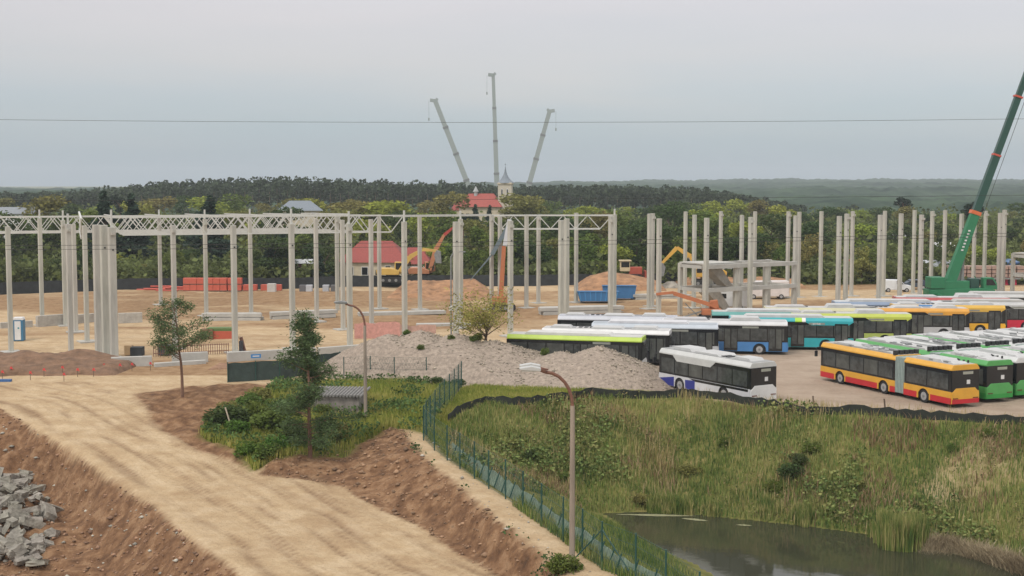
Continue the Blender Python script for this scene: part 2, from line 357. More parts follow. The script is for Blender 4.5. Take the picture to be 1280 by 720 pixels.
for c, wd, dp in ((1.3, .3, .8), (1.7, .16, 1), (3.4, .2, 1), (3.9, .12, .8), (5.2, .2, 1), (6.1, .16, 1), (7.2, .12, .8), (7.9, .25, 1), (9.0, .2, 1), (9.5, .12, .7), (10.4, .25, 1)): rutv += np.exp(-((d_ - c) / wd) ** 2) * dp * np.clip(fbm(x, y, 5, 3, 40 + int(c * 10)) * 4 + .45, 0, .8)
dist_site = ((y > 100) & (y < 215)).astype(float)
A['rut'] = np.clip(rutv * wr, 0, 1)
# brown churned earth patches of the site, elongated along the rows
br = np.clip((fbm(x * .35 + 10, y, 9, 4, 71) + .02) * 6, 0, 1) * dist_site
A['brown'] = np.clip(br * (y > 112) + np.clip(fbm(x, y, 5, 4, 77) * 3, 0, 1) * .5 * wr + ((y > 176) & (y < 200 + fbm(x, y, 9, 3, 90) * 14) & (x < 20 + fbm(x, y, 9, 3, 91) * 60)) * np.clip(fbm(x * .3, y, 6, 3, 78) * 5 + .3, 0, 1), 0, 1)
for k, a in A.items():
    at = ground.data.attributes.new(k, 'FLOAT', 'POINT'); at.data.foreach_set('value', a.astype(np.float32))
t = gm.node_tree; B = t.nodes['Principled BSDF']; B.inputs['Roughness'].default_value = .95; B.inputs['Specular IOR Level'].default_value = .15
geo = t.nodes.new('ShaderNodeNewGeometry')
def nz(scale, detail=6, stretch=None):
    n = t.nodes.new('ShaderNodeTexNoise'); n.inputs['Scale'].default_value = scale; n.inputs['Detail'].default_value = detail; n.inputs['Roughness'].default_value = .65
    if stretch:
        mm = t.nodes.new('ShaderNodeMapping'); mm.inputs['Scale'].default_value = stretch; t.links.new(geo.outputs['Position'], mm.inputs[0]); t.links.new(mm.outputs[0], n.inputs[0])
    else: t.links.new(geo.outputs['Position'], n.inputs[0])
    return n.outputs['Fac']
def rampn(src, stops):
    c = t.nodes.new('ShaderNodeValToRGB'); e = c.color_ramp.elements
    e[0].position = stops[0][0]; e[0].color = (*stops[0][1], 1); e[1].position = stops[-1][0]; e[1].color = (*stops[-1][1], 1)
    for p, q in stops[1:-1]: k = e.new(p); k.color = (*q, 1)
    t.links.new(src, c.inputs[0]); return c.outputs[0]
def mixn(f, a, b):
    m = t.nodes.new('ShaderNodeMix'); m.data_type = 'RGBA'; t.links.new(f, m.inputs[0]); t.links.new(a, m.inputs[6]); t.links.new(b, m.inputs[7]); return m.outputs[2]
def attr(k):
    a = t.nodes.new('ShaderNodeAttribute'); a.attribute_name = k; return a.outputs['Fac']
sand = rampn(nz(.55, 9), [(.3, (.39, .275, .16)), (.48, (.48, .36, .22)), (.62, (.55, .43, .28)), (.75, (.42, .305, .185))])
brown = rampn(nz(.9, 9), [(.3, (.20, .12, .062)), (.5, (.29, .185, .10)), (.7, (.38, .265, .155))])
soil = rampn(nz(1.1, 10), [(.28, (.085, .048, .028)), (.42, (.15, .082, .045)), (.52, (.215, .122, .066)), (.62, (.30, .185, .105)), (.75, (.15, .105, .07))])
yardc = rampn(nz(.35, 8), [(.3, (.29, .225, .17)), (.5, (.36, .285, .22)), (.7, (.42, .34, .265))])
grassc = rampn(nz(.8, 8), [(.3, (.08, .095, .028)), (.5, (.155, .155, .045)), (.65, (.24, .20, .08)), (.78, (.27, .19, .10))])
rutc = rampn(nz(2.2, 5), [(.3, (.17, .105, .06)), (.7, (.29, .19, .11))])
mpr = t.nodes.new('ShaderNodeMapping'); mpr.vector_type = 'TEXTURE'; mpr.inputs['Rotation'].default_value = (0, 0, R(-57)); mpr.inputs['Scale'].default_value = (5.5, .34, 1); t.links.new(geo.outputs['Position'], mpr.inputs[0])
nr = t.nodes.new('ShaderNodeTexNoise'); nr.inputs['Scale'].default_value = 1.0; nr.inputs['Detail'].default_value = 8; nr.inputs['Roughness'].default_value = .7; t.links.new(mpr.outputs[0], nr.inputs[0])
stre = rampn(nr.outputs['Fac'], [(.42, (0, 0, 0)), (.62, (.25, .25, .25))]); fine = rampn(nz(6.5, 4), [(.45, (0, 0, 0)), (.72, (.3, .3, .3))])
sand2 = rampn(nz(1.5, 6), [(.3, (.30, .195, .11)), (.7, (.40, .28, .17))])
sand = mixn(stre, sand, sand2); sand = mixn(fine, sand, brown)
c = mixn(attr('brown'), sand, brown); c = mixn(attr('soil'), c, soil); c = mixn(attr('yard'), c, yardc); c = mixn(attr('grass'), c, grassc); c = mixn(attr('rut'), c, rutc)
t.links.new(c, B.inputs['Base Color'])
bp = t.nodes.new('ShaderNodeBump'); bp.inputs['Strength'].default_value = .9; bp.inputs['Distance'].default_value = .32; t.links.new(nz(1.7, 12), bp.inputs['Height']); t.links.new(bp.outputs[0], B.inputs['Normal'])

# pond
wm = bpy.data.materials.new('pond_water'); wm.use_nodes = True; b = wm.node_tree.nodes['Principled BSDF']
b.inputs['Base Color'].default_value = (.038, .04, .024, 1); b.inputs['Roughness'].default_value = .06; b.inputs['IOR'].default_value = 1.33
n = wm.node_tree.nodes.new('ShaderNodeTexNoise'); n.inputs['Scale'].default_value = 1.2; n.inputs['Detail'].default_value = 3
g_ = wm.node_tree.nodes.new('ShaderNodeNewGeometry'); wm.node_tree.links.new(g_.outputs['Position'], n.inputs[0])
bb = wm.node_tree.nodes.new('ShaderNodeBump'); bb.inputs['Strength'].default_value = .12; bb.inputs['Distance'].default_value = .03
wm.node_tree.links.new(n.outputs['Fac'], bb.inputs['Height']); wm.node_tree.links.new(bb.outputs[0], b.inputs['Normal'])
pond = MB().add([(0, 46, -5.1), (77, 46, -5.1), (77, 93, -5.1), (0, 93, -5.1)], [(0, 1, 2, 3)]).build('pond_water', wm)
tag(pond, 'still dark green pond water below the grassy slope', None, None, 'structure')

# ------------------------------------------------------------------ materials
concrete = mat('concrete', (.43, .42, .375), .85, var=.22, scale=1.9, bump=.2, bscale=9, streak=True, island=.09)
concrete_d = mat('old_concrete', (.38, .36, .32), .9, var=.22, scale=2.0, bump=.2, bscale=7)
concrete_w = mat('pale_concrete', (.40, .395, .365), .85, var=.12, scale=1.2, bump=.1)
steelw = mat('galvanised_frame', (.50, .51, .48), .55, var=.1, scale=3)
steelg = mat('grey_steel', (.22, .23, .23), .5, var=.2, scale=4, metal=.3)
rust = mat('rusty_steel', (.16, .075, .05), .75, var=.3, scale=4)
rubber = mat('rubber', (.018, .018, .019), .85, var=.2)
rimm = mat('rim', (.42, .43, .44), .45, metal=.5, var=.1)
glass = mat('dark_glass', (.012, .014, .016), .12, var=.3, scale=.7, spec=.6)
pane_m = mat('window_pane', (.05, .056, .056), .07, var=.6, scale=1.6, spec=.6)
pale_pane = mat('pane_with_pale_interior', (.07, .075, .07), .12, var=.5, scale=.9)
blackp = mat('black_plastic', (.02, .021, .023), .45, var=.2)
white = paint((.62, .63, .63), .35, 'white_paint'); offw = paint((.52, .54, .56), .45, 'grey_white_paint')
woodp = mat('pole_concrete', (.27, .225, .18), .85, var=.25, scale=3, streak=True)
wirem = mat('cable', (.03, .03, .03), .6)
fabric = mat('black_fabric', (.028, .033, .036), .9, var=.35, scale=1.5, bump=.3)
greenfab = mat('green_fabric', (.15, .20, .15), .9, var=.3, scale=2, bump=.3)
postg = mat('green_post_paint', (.01, .06, .05), .5, var=.15)
bark = mat('bark', (.12, .085, .06), .95, var=.3, scale=6, bump=.4)
barkp = mat('pine_bark', (.19, .11, .075), .95, var=.3, scale=5, bump=.4)
gravel = mat('gravel', (.28, .23, .185), .95, var=.35, scale=3.2, bump=.8, bscale=6)
def leafm(n, c, isl=.45, v=.25, sc=.5):
    return mat(n, c, .75, var=v, scale=sc, island=isl, spec=.2, transl=.38)
L_dark = leafm('leaf_dark_green', (.07, .10, .032)); L_pine = leafm('pine_needles', (.028, .045, .024)); L_mid = leafm('leaf_mid_green', (.13, .17, .038))
L_yel = leafm('leaf_yellow_green', (.27, .29, .05)); L_olive = leafm('leaf_olive', (.20, .185, .06)); L_blue = leafm('needle_blue_green', (.045, .075, .048))
L_ginkgo = leafm('leaf_autumn', (.24, .21, .07)); L_willow = leafm('leaf_willow', (.28, .27, .07)); L_npine = leafm('near_pine_needles', (.11, .145, .06))

# ------------------------------------------------------------------ haze
hz = MB().box((0, 2450, 31), (10800, 5600, 82)).build('haze', None or bpy.data.materials.new('haze_air')); hm = hz.data.materials[0]; hm.use_nodes = True; hm.node_tree.nodes.clear()
o_ = hm.node_tree.nodes.new('ShaderNodeOutputMaterial'); pv = hm.node_tree.nodes.new('ShaderNodeVolumePrincipled'); pv.inputs['Density'].default_value = 0.00019; pv.inputs['Color'].default_value = (.80, .88, .95, 1)
hm.node_tree.links.new(pv.outputs[0], o_.inputs['Volume']); tag(hz, 'thin bluish haze in the air over the whole valley', None, None, 'stuff')

# ------------------------------------------------------------------ columns
YAW = R(33)
COLS = [(14,440,284),(53,407,272),(82,407,277),(89,443,277),(95,415,285),(109,427,285),(124,443,279),(133,446,279),(143,448,284),(201,381,277),(219,436,282),(258,395,277),(294,441,281),(314,392,270),(366,436,279),(396,402,275),(422,389,272),(429,412,275),(437.5,435,278),(464.5,406,275),(474.5,386,270),(506,420,277),(525,387,270),(570,421,277),(576,410,273),(614.5,387,269),(625,387,273),(638,420,275),(658,385,270),(673,379,270),(701,414,275),(708,410,272),(720,378,266),(763,403,268),(767.5,390,267),(811,386,266),(815,383,266),(823,402,274),(856,369,265),(867,385,269),(882,400,273),(900,366,265),(926,384,270),(937,395,272),(942.5,368,265),(984,372,264),(993,385,271),(997.5,372,265),(1025,371,264),(1047,390,271),(1056.5,386,266),(1064,370,264),(1098,382,270),(1104,370,263),(1124,381,267),(1141,367,262),(1149.5,380,270),(1163,372,263),(1179,368,262),(1199.5,376,269),(1216,368,264),(1229.5,367,264),(1247.5,371,268),(1253,368,261)]
rod_x = {53: 262, 82: 263, 89: 267, 125: 0, 143: 262, 201: 262, 258: 262, 314: 261, 366: 261, 437.5: 264, 506: 263, 576: 263, 767.5: 261}
vdir = (-math.sin(YAW), math.cos(YAW))
rows = {'front': [], 'middle': [], 'back': []}
for cpx, cby, cty in COLS:
    p = G(cpx, cby); v = p.x * vdir[0] + p.y * vdir[1]
    rows['front' if v < 125.7 else 'middle' if v < 139 else 'back'].append((cpx, cby, cty, p))
for rn, L in rows.items():
    L.sort(key=lambda q: q[0])
    for i, (cpx, cby, cty, p) in enumerate(L):
        h = P(cpx, cty, p.y).z; h = .5 * h + .5 * 11.95
        big = .62 if 120 < cpx < 145 else .46 if rn == 'front' else .42
        t_ = thing('concrete_column', f'tall bare precast concrete column, {nth(i+1)} from the left in the {rn} row', 'column', p, YAW, 'precast concrete columns of the hall')
        m = MB(); m.box((0, 0, h / 2 - .3), (big, big, h + .6)); m.build('shaft', concrete, t_, bevel=.03)
        f = MB().box((0, 0, .02), (1.7, 1.7, .14)); f.build('footing', concrete_w, t_)
        if rn == 'front' : MB().box((0, -big / 2 - .01, h * .83), (.14, .05, .14)).build('lifting_socket', blackp, t_)
        for k, ty in rod_x.items():
            if k == cpx and ty:
                zt = P(cpx, ty, p.y).z; MB().box((0, 0, (h + zt) / 2), (.16, .16, zt - h)).build('rod', steelw, t_)
        if i % 3 == 1:
            MB().box((.0, -big / 2 - .12, h - .55), (.34, .24, .3)).build('bracket', concrete, t_)
# ------------------------------------------------------------------ trusses
def truss(a, b, top, dep, label, bay=1.5, wd=.2):
    a = Vector((a[0], a[1])); b = Vector((b[0], b[1])); L = (b - a).length; rz = math.atan2(b.y - a.y, b.x - a.x)
    t_ = thing('roof_truss', label, 'truss', (a.x, a.y, 0), rz, 'steel roof trusses')
    MB().box((L / 2, 0, top), (L, wd * 1.1, wd)).build('top_chord', steelw, t_)
    n = max(2, int(L / bay / 2) * 2); st = L / n
    MB().box((L / 2, 0, top - dep), (L - 2 * st, wd, wd)).build('bottom_chord', steelw, t_)
    wb = MB()
    for i in range(n):
        z0, z1 = (top, top - dep) if i % 2 == 0 else (top - dep, top); wb.bar((i * st, 0, z0), ((i + 1) * st, 0, z1), .10)
    wb.build('web', steelw, t_)
    return t_
ang = R(18); du = Vector((math.cos(ang), math.sin(ang))); dn = Vector((-math.sin(ang), math.cos(ang)))
base = Vector((-46, 155))
offs = [0, 7, 14, 21, 28, 35]
nm = ['nearest', 'second', 'third', 'fourth', 'fifth', 'farthest']
for i, o in enumerate(offs):
    s = base + dn * o * 1.0
    a = s - du * (0 if i < 3 else 34); b = s + du * (34.5 - i * 1.2)
    truss(a, b, 12.0 - .018 * o, 2.0, f'long pale steel roof truss on the left of the hall, {nm[i]} of the parallel trusses', wd=.15)
for i, o in enumerate([0, 7, 14, 21, 28, 35]):   # purlins across the trusses
    s = base + du * (o * .78 + .4)
    q = MB().bar((s.x, s.y, 12.2), ((s + dn * 35).x, (s + dn * 35).y, 11.56), .12, .14).build('roof_purlin', steelw)
    tag(q, f'pale steel purlin lying across the roof trusses, {nth(i+1)} from the left', 'beam', 'purlins over the left roof trusses')
truss((-47.5, 150), (-58.5, 184), 12.0, 2.2, 'pale steel truss running away from the camera along the left wall columns', bay=1.3)
truss((-3.0, 176), (13, 176.5), 11.75, 1.75, 'single pale steel truss left of the bulldozer, hanging alone between middle columns', bay=1.6)
q = MB().bar((-14.5, 166.5, 11.9), (-2.8, 176, 11.8), .22, .26).build('steel_beam', steelw); tag(q, 'thin pale steel beam bridging the gap between the left roof and the single truss', 'beam')

# ------------------------------------------------------------------ precast two storey frame
def precast(name, label, c0, n, bay, dep, top, rz):
    t_ = thing(name, label, 'concrete frame', c0, rz)
    for i in range(n + 1):
        for j in (0, 1):
            MB().box((i * bay, j * dep, top / 2 - .05), (.45, .45, top + .1)).build('frame_column', concrete, t_, bevel=.02)
    for lv in (top - .25, top * .52):
        for j in (0, 1):
            MB().box((n * bay / 2, j * dep - .28, lv), (n * bay + .4, .3, .5)).build('frame_beam', concrete_w, t_, bevel=.02)
        for i in range(n + 1): MB().box((i * bay, dep / 2, lv - .06), (.3, dep - .9, .4)).build('cross_beam', concrete_w, t_)
    MB().box((bay * .5, dep * .5, top + .07), (bay + .3, dep, .16)).build('floor_slab', concrete_w, t_)
    return t_
fr = precast('precast_frame', 'two storey precast concrete frame with open bays and stair flights behind the teal bus', (22.8, 160.3, 0), 3, 4.75, 4.6, 6.3, R(32))
for x, z0, z1 in ((1.0, 3.2, .3), (1.0, 6.2, 3.5)):
    m = MB(); m.prism([(x, z0), (x + 2.2, z0), (x + 4.4, z1), (x + 3.4, z1), ], 1.2, 2.9); m.build('stair_flight', concrete_d, fr)
fr2 = precast('precast_frame', 'small grey precast portal frame at the right edge of the photo', (71.4, 186, 0), 1, 5.2, 4, 6.1, R(20))

# ------------------------------------------------------------------ foundation beams & stacks
def beam(a, b, hgt, wd, label, m=concrete_w, name='foundation_beam', cat='concrete beam', z=-.1, grp=None):
    a = G(*a); b = G(*b); L = (b - a).length; rz = math.atan2(b.y - a.y, b.x - a.x); c = (a + b) / 2
    o = MB().box((0, 0, (hgt + z) / 2 + z / 2), (L, wd, hgt - z)).build(name, m, None, bevel=.03, loc=(c.x, c.y, 0)); o.rotation_euler = (0, 0, rz)
    return tag(o, label, cat, grp)
beam((139, 458), (190, 456), .85, .5, 'pale foundation beam at the foot of the left corner columns')
beam((193, 458), (257, 454), .35, .5, 'low flat strip of foundation right of the left corner columns')
beam((215, 454), (260, 452), .95, .4, 'short pale foundation beam left of the column behind the young pine')
beam((284, 452), (395, 446), .9, .5, 'long pale foundation beam behind the dark fabric screen')
beam((398, 446), (462, 441), .9, .5, 'pale foundation beam right of the tall pine')
sg = MB().box((0, 0, 0), (.9, .03, .35)).build('wall_sign', paint((.05, .22, .50), .5, 'blue_sign'), None); p = G(317, 451.5); sg.location = (p.x + .3, p.y - .45, .52); sg.rotation_euler = (0, 0, R(20)); tag(sg, 'small blue sign on the long pale foundation beam', 'sign')
sgw = MB().box((0, -.022, 0), (.6, .01, .1)).build('sign_stripe', white, sg)
for i, (a, b, h, d, lab) in enumerate([((0, 412), (40, 409), .8, .5, 'far left'), ((46, 409), (83, 406), 1.3, .5, 'behind the portable toilet'), ((84, 406), (118, 403), 1.1, .5, 'behind the left wall columns'), ((148, 404), (178, 403), 1.2, .5, 'right of the corner columns')]):
    beam(a, b, h, d, f'grey concrete beam lying across the sand, {lab}', concrete_d, 'concrete_beam')
def stack(a, b, n, k, label, th=.42, wd=.6, m=concrete_w, grp=None, name='concrete_beam'):
    a = G(*a); b = G(*b); L = (b - a).length; rz = math.atan2(b.y - a.y, b.x - a.x); c = (a + b) / 2
    for j in range(k):
        for i in range(n):
            l = L * random.uniform(.86, 1.0); o = MB().box((0, 0, 0), (l, wd, th)).build(name, m, None, bevel=.02)
            o.location = Vector((c.x, c.y, th / 2 + j * (th + .06) - .02)) + Vector((-math.sin(rz), math.cos(rz), 0)) * (i * (wd + .12)); o.rotation_euler = (0, 0, rz + random.uniform(-.01, .01))
            tag(o, f'beam {label}, {"bottom" if j == 0 else "top"} layer, {nth(i+1)} from front', 'concrete beam', grp)
stack((250, 401), (330, 401), 2, 2, 'in the left stack behind the young pine', grp='stacked concrete beams')
stack((334, 400), (425, 396), 2, 2, 'in the stack behind the tall pine', grp='stacked concrete beams')
stack((445, 395), (560, 392), 2, 1, 'in the low stack beyond the pink net', grp='stacked concrete beams')
stack((520, 408), (612, 407), 2, 1, 'lying left of the yellowish tree', th=.3, grp='stacked concrete beams')
stack((672, 394), (782, 391), 3, 2, 'stacked before the blue skip', grp='stacked concrete beams')
stack((1070, 385), (1165, 383), 2, 2, 'stacked behind the orange roofed bus', grp='stacked concrete beams')
stack((790, 375), (858, 373), 2, 2, 'beside the orange excavator arm', th=.35, grp='stacked concrete beams')

# ------------------------------------------------------------------ piles (height fields with a base at the ground)
def pile(name, label, foot, peaks, m, cat='pile', res=.35, rough=.35, base_z=None):
    fx_ = [p[0] for p in foot]; fy_ = [p[1] for p in foot]
    x0, x1, y0, y1 = min(fx_) - .5, max(fx_) + .5, min(fy_) - .5, max(fy_) + .5
    X, Y = np.meshgrid(np.arange(x0, x1, res), np.arange(y0, y1, res))
    d = dist_poly(X, Y, np.array(foot + foot[:1])); ins = inpoly(X, Y, foot)
    Z = np.zeros(X.shape)
    for (a, b, hh, r, ex) in peaks:
        q = np.clip(1 - (np.hypot(X - a, (Y - b) * ex) / r), 0, 1); Z = np.maximum(Z, hh * q ** .9)
    Z = Z + fbm(X, Y, 2.2, 5, 88) * rough * 2.2 + fbm(X, Y, .6, 2, 89) * rough * .5
    Z = np.minimum(Z, d * .85 + fbm(X, Y, 1, 3, 90) * .3) * ins - (1 - ins) * .4
    Z = np.where(ins, np.maximum(Z, -.3), -.4) + H(X, Y)
    V = np.stack([X.ravel(), Y.ravel(), Z.ravel()], 1); nx_ = X.shape[1]; ny_ = X.shape[0]
    ii = np.arange(ny_ - 1)[:, None] * nx_ + np.arange(nx_ - 1)[None]; Fq = np.stack([ii, ii + 1, ii + nx_ + 1, ii + nx_], -1).reshape(-1, 4)
    # keep only cells that touch the footprint
    keep = ins.ravel()[Fq].any(1); Fq = Fq[keep]
    used = np.unique(Fq); mp_ = -np.ones(len(V), int); mp_[used] = np.arange(len(used))
    o = mesh_np(name, V[used], mp_[Fq], m, smooth=True); tag(o, label, cat); return o, (X, Y, Z)
foot = [tuple(G(*q).xy) for q in [(428, 478), (480, 481), (560, 484), (640, 490), (720, 494), (815, 496)]] + [(20, 110), (18, 113), (10, 116), (0, 119), (-12, 119), (-17, 114)]
def pk(px, py, Y, r, ex=1.0):
    p = P(px, py, Y); return (p.x, Y, p.z, r, ex)
gp, GP = pile('gravel_pile', 'large grey-brown gravel pile in front of the lime green bus', foot, [pk(485, 417, 112, 8.5, .85), pk(525, 413, 112.5, 9), pk(570, 417, 112, 9.5), pk(618, 424, 111.5, 8.5), pk(655, 439, 110.5, 7), pk(700, 438, 109.5, 7), pk(748, 432, 108.5, 7), pk(780, 461, 107.5, 5)], gravel, res=.22, rough=.12)
dirtm = mat('dirt', (.24, .14, .085), .95, var=.35, scale=1.2, bump=.9, bscale=5)
dirtr = mat('red_dirt', (.30, .165, .085), .95, var=.45, scale=.8, bump=.9, bscale=4)
def rectfoot(a, b, dep):
    a = G(*a); b = G(*b); n = 8; pts_ = []
    for i in range(n + 1): q = a.lerp(b, i / n); pts_.append((q.x, q.y + .6 * math.sin(i * 2.3)))
    for i in range(n, -1, -1): q = a.lerp(b, i / n); pts_.append((q.x + .3, q.y + dep + .6 * math.sin(i * 1.7)))
    return pts_
pile('dirt_pile', 'dark brown dirt bank in front of the leftmost columns', rectfoot((-60, 471), (145, 469), 10), [pk(-10, 437, 117, 7), pk(25, 438, 117, 6), pk(60, 440, 117, 6), pk(95, 436, 118, 5.5), pk(125, 448, 116, 5)], mat('dark_dirt', (.17, .10, .06), .95, var=.4, scale=1.2, bump=1, bscale=5), res=.25, rough=.28)
pile('dirt_pile', 'reddish brown dirt pile under the yellow excavator', rectfoot((478, 376), (612, 375), 14), [pk(495, 349, 196, 8), pk(530, 346, 197, 9), pk(560, 347, 197, 9), pk(588, 345, 197, 8), pk(605, 352, 196, 6)], dirtr, res=.4, rough=.35)
pile('dirt_pile', 'tall brown earth pile carrying the bulldozer', rectfoot((722, 364), (835, 364), 16), [pk(762, 338, 207, 8), pk(785, 343, 207, 9), pk(800, 346, 207, 8), pk(735, 352, 207, 8)], dirtr, res=.4, rough=.35)
pile('dirt_pile', 'low red-brown earth mound behind the white delivery van', rectfoot((850, 360), (1010, 360), 12), [pk(880, 344, 212, 9), pk(950, 346, 212, 12), pk(910, 346, 212, 9), pk(990, 348, 212, 8)], dirtr, res=.5, rough=.3)
pile('dirt_pile', 'small low dirt heap beside the end of the dark fabric screen', rectfoot((258, 463), (284, 462), 3), [pk(272, 450, 118, 2.6)], dirtm, res=.2, rough=.12)
rubm = mat('grey_rubble', (.22, .20, .17), .9, var2=(.38, .35, .30), var=.4, scale=1.1, bump=.7, island=.25)
pile('rubble_pile', 'pale grey rubble heap beside the ochre excavator with its arm bent down', rectfoot((826, 360), (853, 360), 6), [pk(840, 346, 205, 5)], rubm, res=.3, rough=.3)
# ------------------------------------------------------------------ broken concrete in the pit
def chunk(sx, sy, sz, seed):
    r = random.Random(seed); bm = bmesh.new(); bmesh.ops.create_cube(bm, size=1)
    bmesh.ops.subdivide_edges(bm, edges=bm.edges, cuts=2, use_grid_fill=True)
    for v in bm.verts:
        v.co = Vector((v.co.x * sx, v.co.y * sy, v.co.z * sz)) + Vector((r.uniform(-1, 1) * sx, r.uniform(-1, 1) * sy, r.uniform(-1, 1) * sz)) * .04
    me = bpy.data.meshes.new('concrete_chunk'); bm.to_mesh(me); bm.free(); me.materials.append(rubm); return me
chm = [chunk(*d, i) for i, d in enumerate([(1.5, .8, .5), (1.0, .8, .6), (2.2, .6, .45), (.8, .7, .5), (1.3, 1.0, .3), (.6, .5, .4), (1.8, .45, .45)])]
spots = []
for k in range(135):
    px = random.triangular(-30, 78, 20); py = random.uniform(598, 708)
    if px > 80 - abs(py - 655) * .6: continue
    spots.append((px, py))
spots.sort(key=lambda q: (round(q[1] / 12), q[0]))
for i, (px, py) in enumerate(spots):
    p = onground(px, py, -3.6); me = random.choice(chm); o = bpy.data.objects.new('concrete_chunk', me); COL.objects.link(o)
    hgt = max(0, 1 - abs(px - 10) / 80 - abs(py - 650) / 110) * 1.1
    o.location = (p.x, p.y, p.z + .12 + hgt * random.random()); o.rotation_euler = (random.uniform(-.6, .6), random.uniform(-.5, .5), random.uniform(0, 6.3)); s_ = random.uniform(.35, .95); o.scale = (s_, s_, s_)
    tag(o, 'broken pale grey concrete chunk tumbled in the heap at the left edge of the pit', 'rubble chunk', 'broken concrete chunks heaped in the pit')
# stones and clods over the banks: nobody could count them
def scatter_pts(poly_, n):
    xs_ = [q[0] for q in poly_]; ys_ = [q[1] for q in poly_]
    X = rng.uniform(max(min(xs_), X0 + 1), min(max(xs_), X1 - 1), n); Y = rng.uniform(max(min(ys_), Y0 + 1), min(max(ys_), Y1 - 1), n); k = inpoly(X, Y, poly_); return X[k], Y[k]
def blobs(name, X, Y, S, m, label, zoff=.3):
    base_ = np.array([(1, 0, 0), (-1, 0, 0), (0, 1, 0), (0, -1, 0), (0, 0, .8), (0, 0, -.8)], float); fc = np.array([(0, 2, 4), (2, 1, 4), (1, 3, 4), (3, 0, 4), (2, 0, 5), (1, 2, 5), (3, 1, 5), (0, 3, 5)])
    n = len(X); a = rng.uniform(0, 6.3, n); Z = H(X, Y)
    jit = rng.uniform(.6, 1.3, (n, 6, 1)); v = base_[None] * jit * S[:, None, None]
    ca, sa = np.cos(a)[:, None], np.sin(a)[:, None]; vx = v[..., 0] * ca - v[..., 1] * sa; vy = v[..., 0] * sa + v[..., 1] * ca
    V = np.stack([vx + X[:, None], vy + Y[:, None], v[..., 2] * .7 + (Z + S * zoff)[:, None]], -1).reshape(-1, 3)
    Fq = (fc[None] + (np.arange(n) * 6)[:, None, None]).reshape(-1, 3)
    o = mesh_np(name, V, Fq, m, k=3); tag(o, label, None, None, 'stuff'); return o
clodm = mat('clods', (.25, .155, .095), .95, island=.5); stonem = mat('stones', (.36, .33, .29), .95, island=.4)
X, Y = scatter_pts(pit_p[:9], 9000); blobs('soil_clods', X, Y, rng.gamma(2, .03, len(X)) + .03, clodm, 'loose brown clods over the pit bank')
X2, Y2 = scatter_pts(soilb_p, 4000); blobs('soil_clods', X2, Y2, rng.gamma(2, .03, len(X2)) + .03, clodm, 'loose clods over the cut bank right of the dirt road')
X, Y = scatter_pts(pit_p[:9], 1600); blobs('stones', X, Y, rng.gamma(2, .04, len(X)) + .03, stonem, 'pale stones scattered over the pit bank')
X, Y = scatter_pts(path_p, 700); blobs('stones', X, Y, rng.gamma(2, .02, len(X)) + .02, stonem, 'small stones on the sandy strip along the green fence')
def surf(GPt, X, Y):
    gx, gy, gz = GPt; ix = ((X - gx[0, 0]) / (gx[0, 1] - gx[0, 0])).astype(int).clip(0, gx.shape[1] - 1); iy = ((Y - gy[0, 0]) / (gy[1, 0] - gy[0, 0])).astype(int).clip(0, gx.shape[0] - 1); return gz[iy, ix]
n = 30000; X = rng.uniform(-17, 21, n); Y = rng.uniform(101, 119, n); k = inpoly(X, Y, foot); X, Y = X[k], Y[k]
Hs = H; H = lambda a, b: surf(GP, a, b)
blobs('gravel_stones', X, Y, rng.gamma(1.6, .02, len(X)) + .012, mat('gravel_stones', (.31, .26, .21), .95, island=.45), 'loose gravel stones covering the big gravel pile')
H = Hs

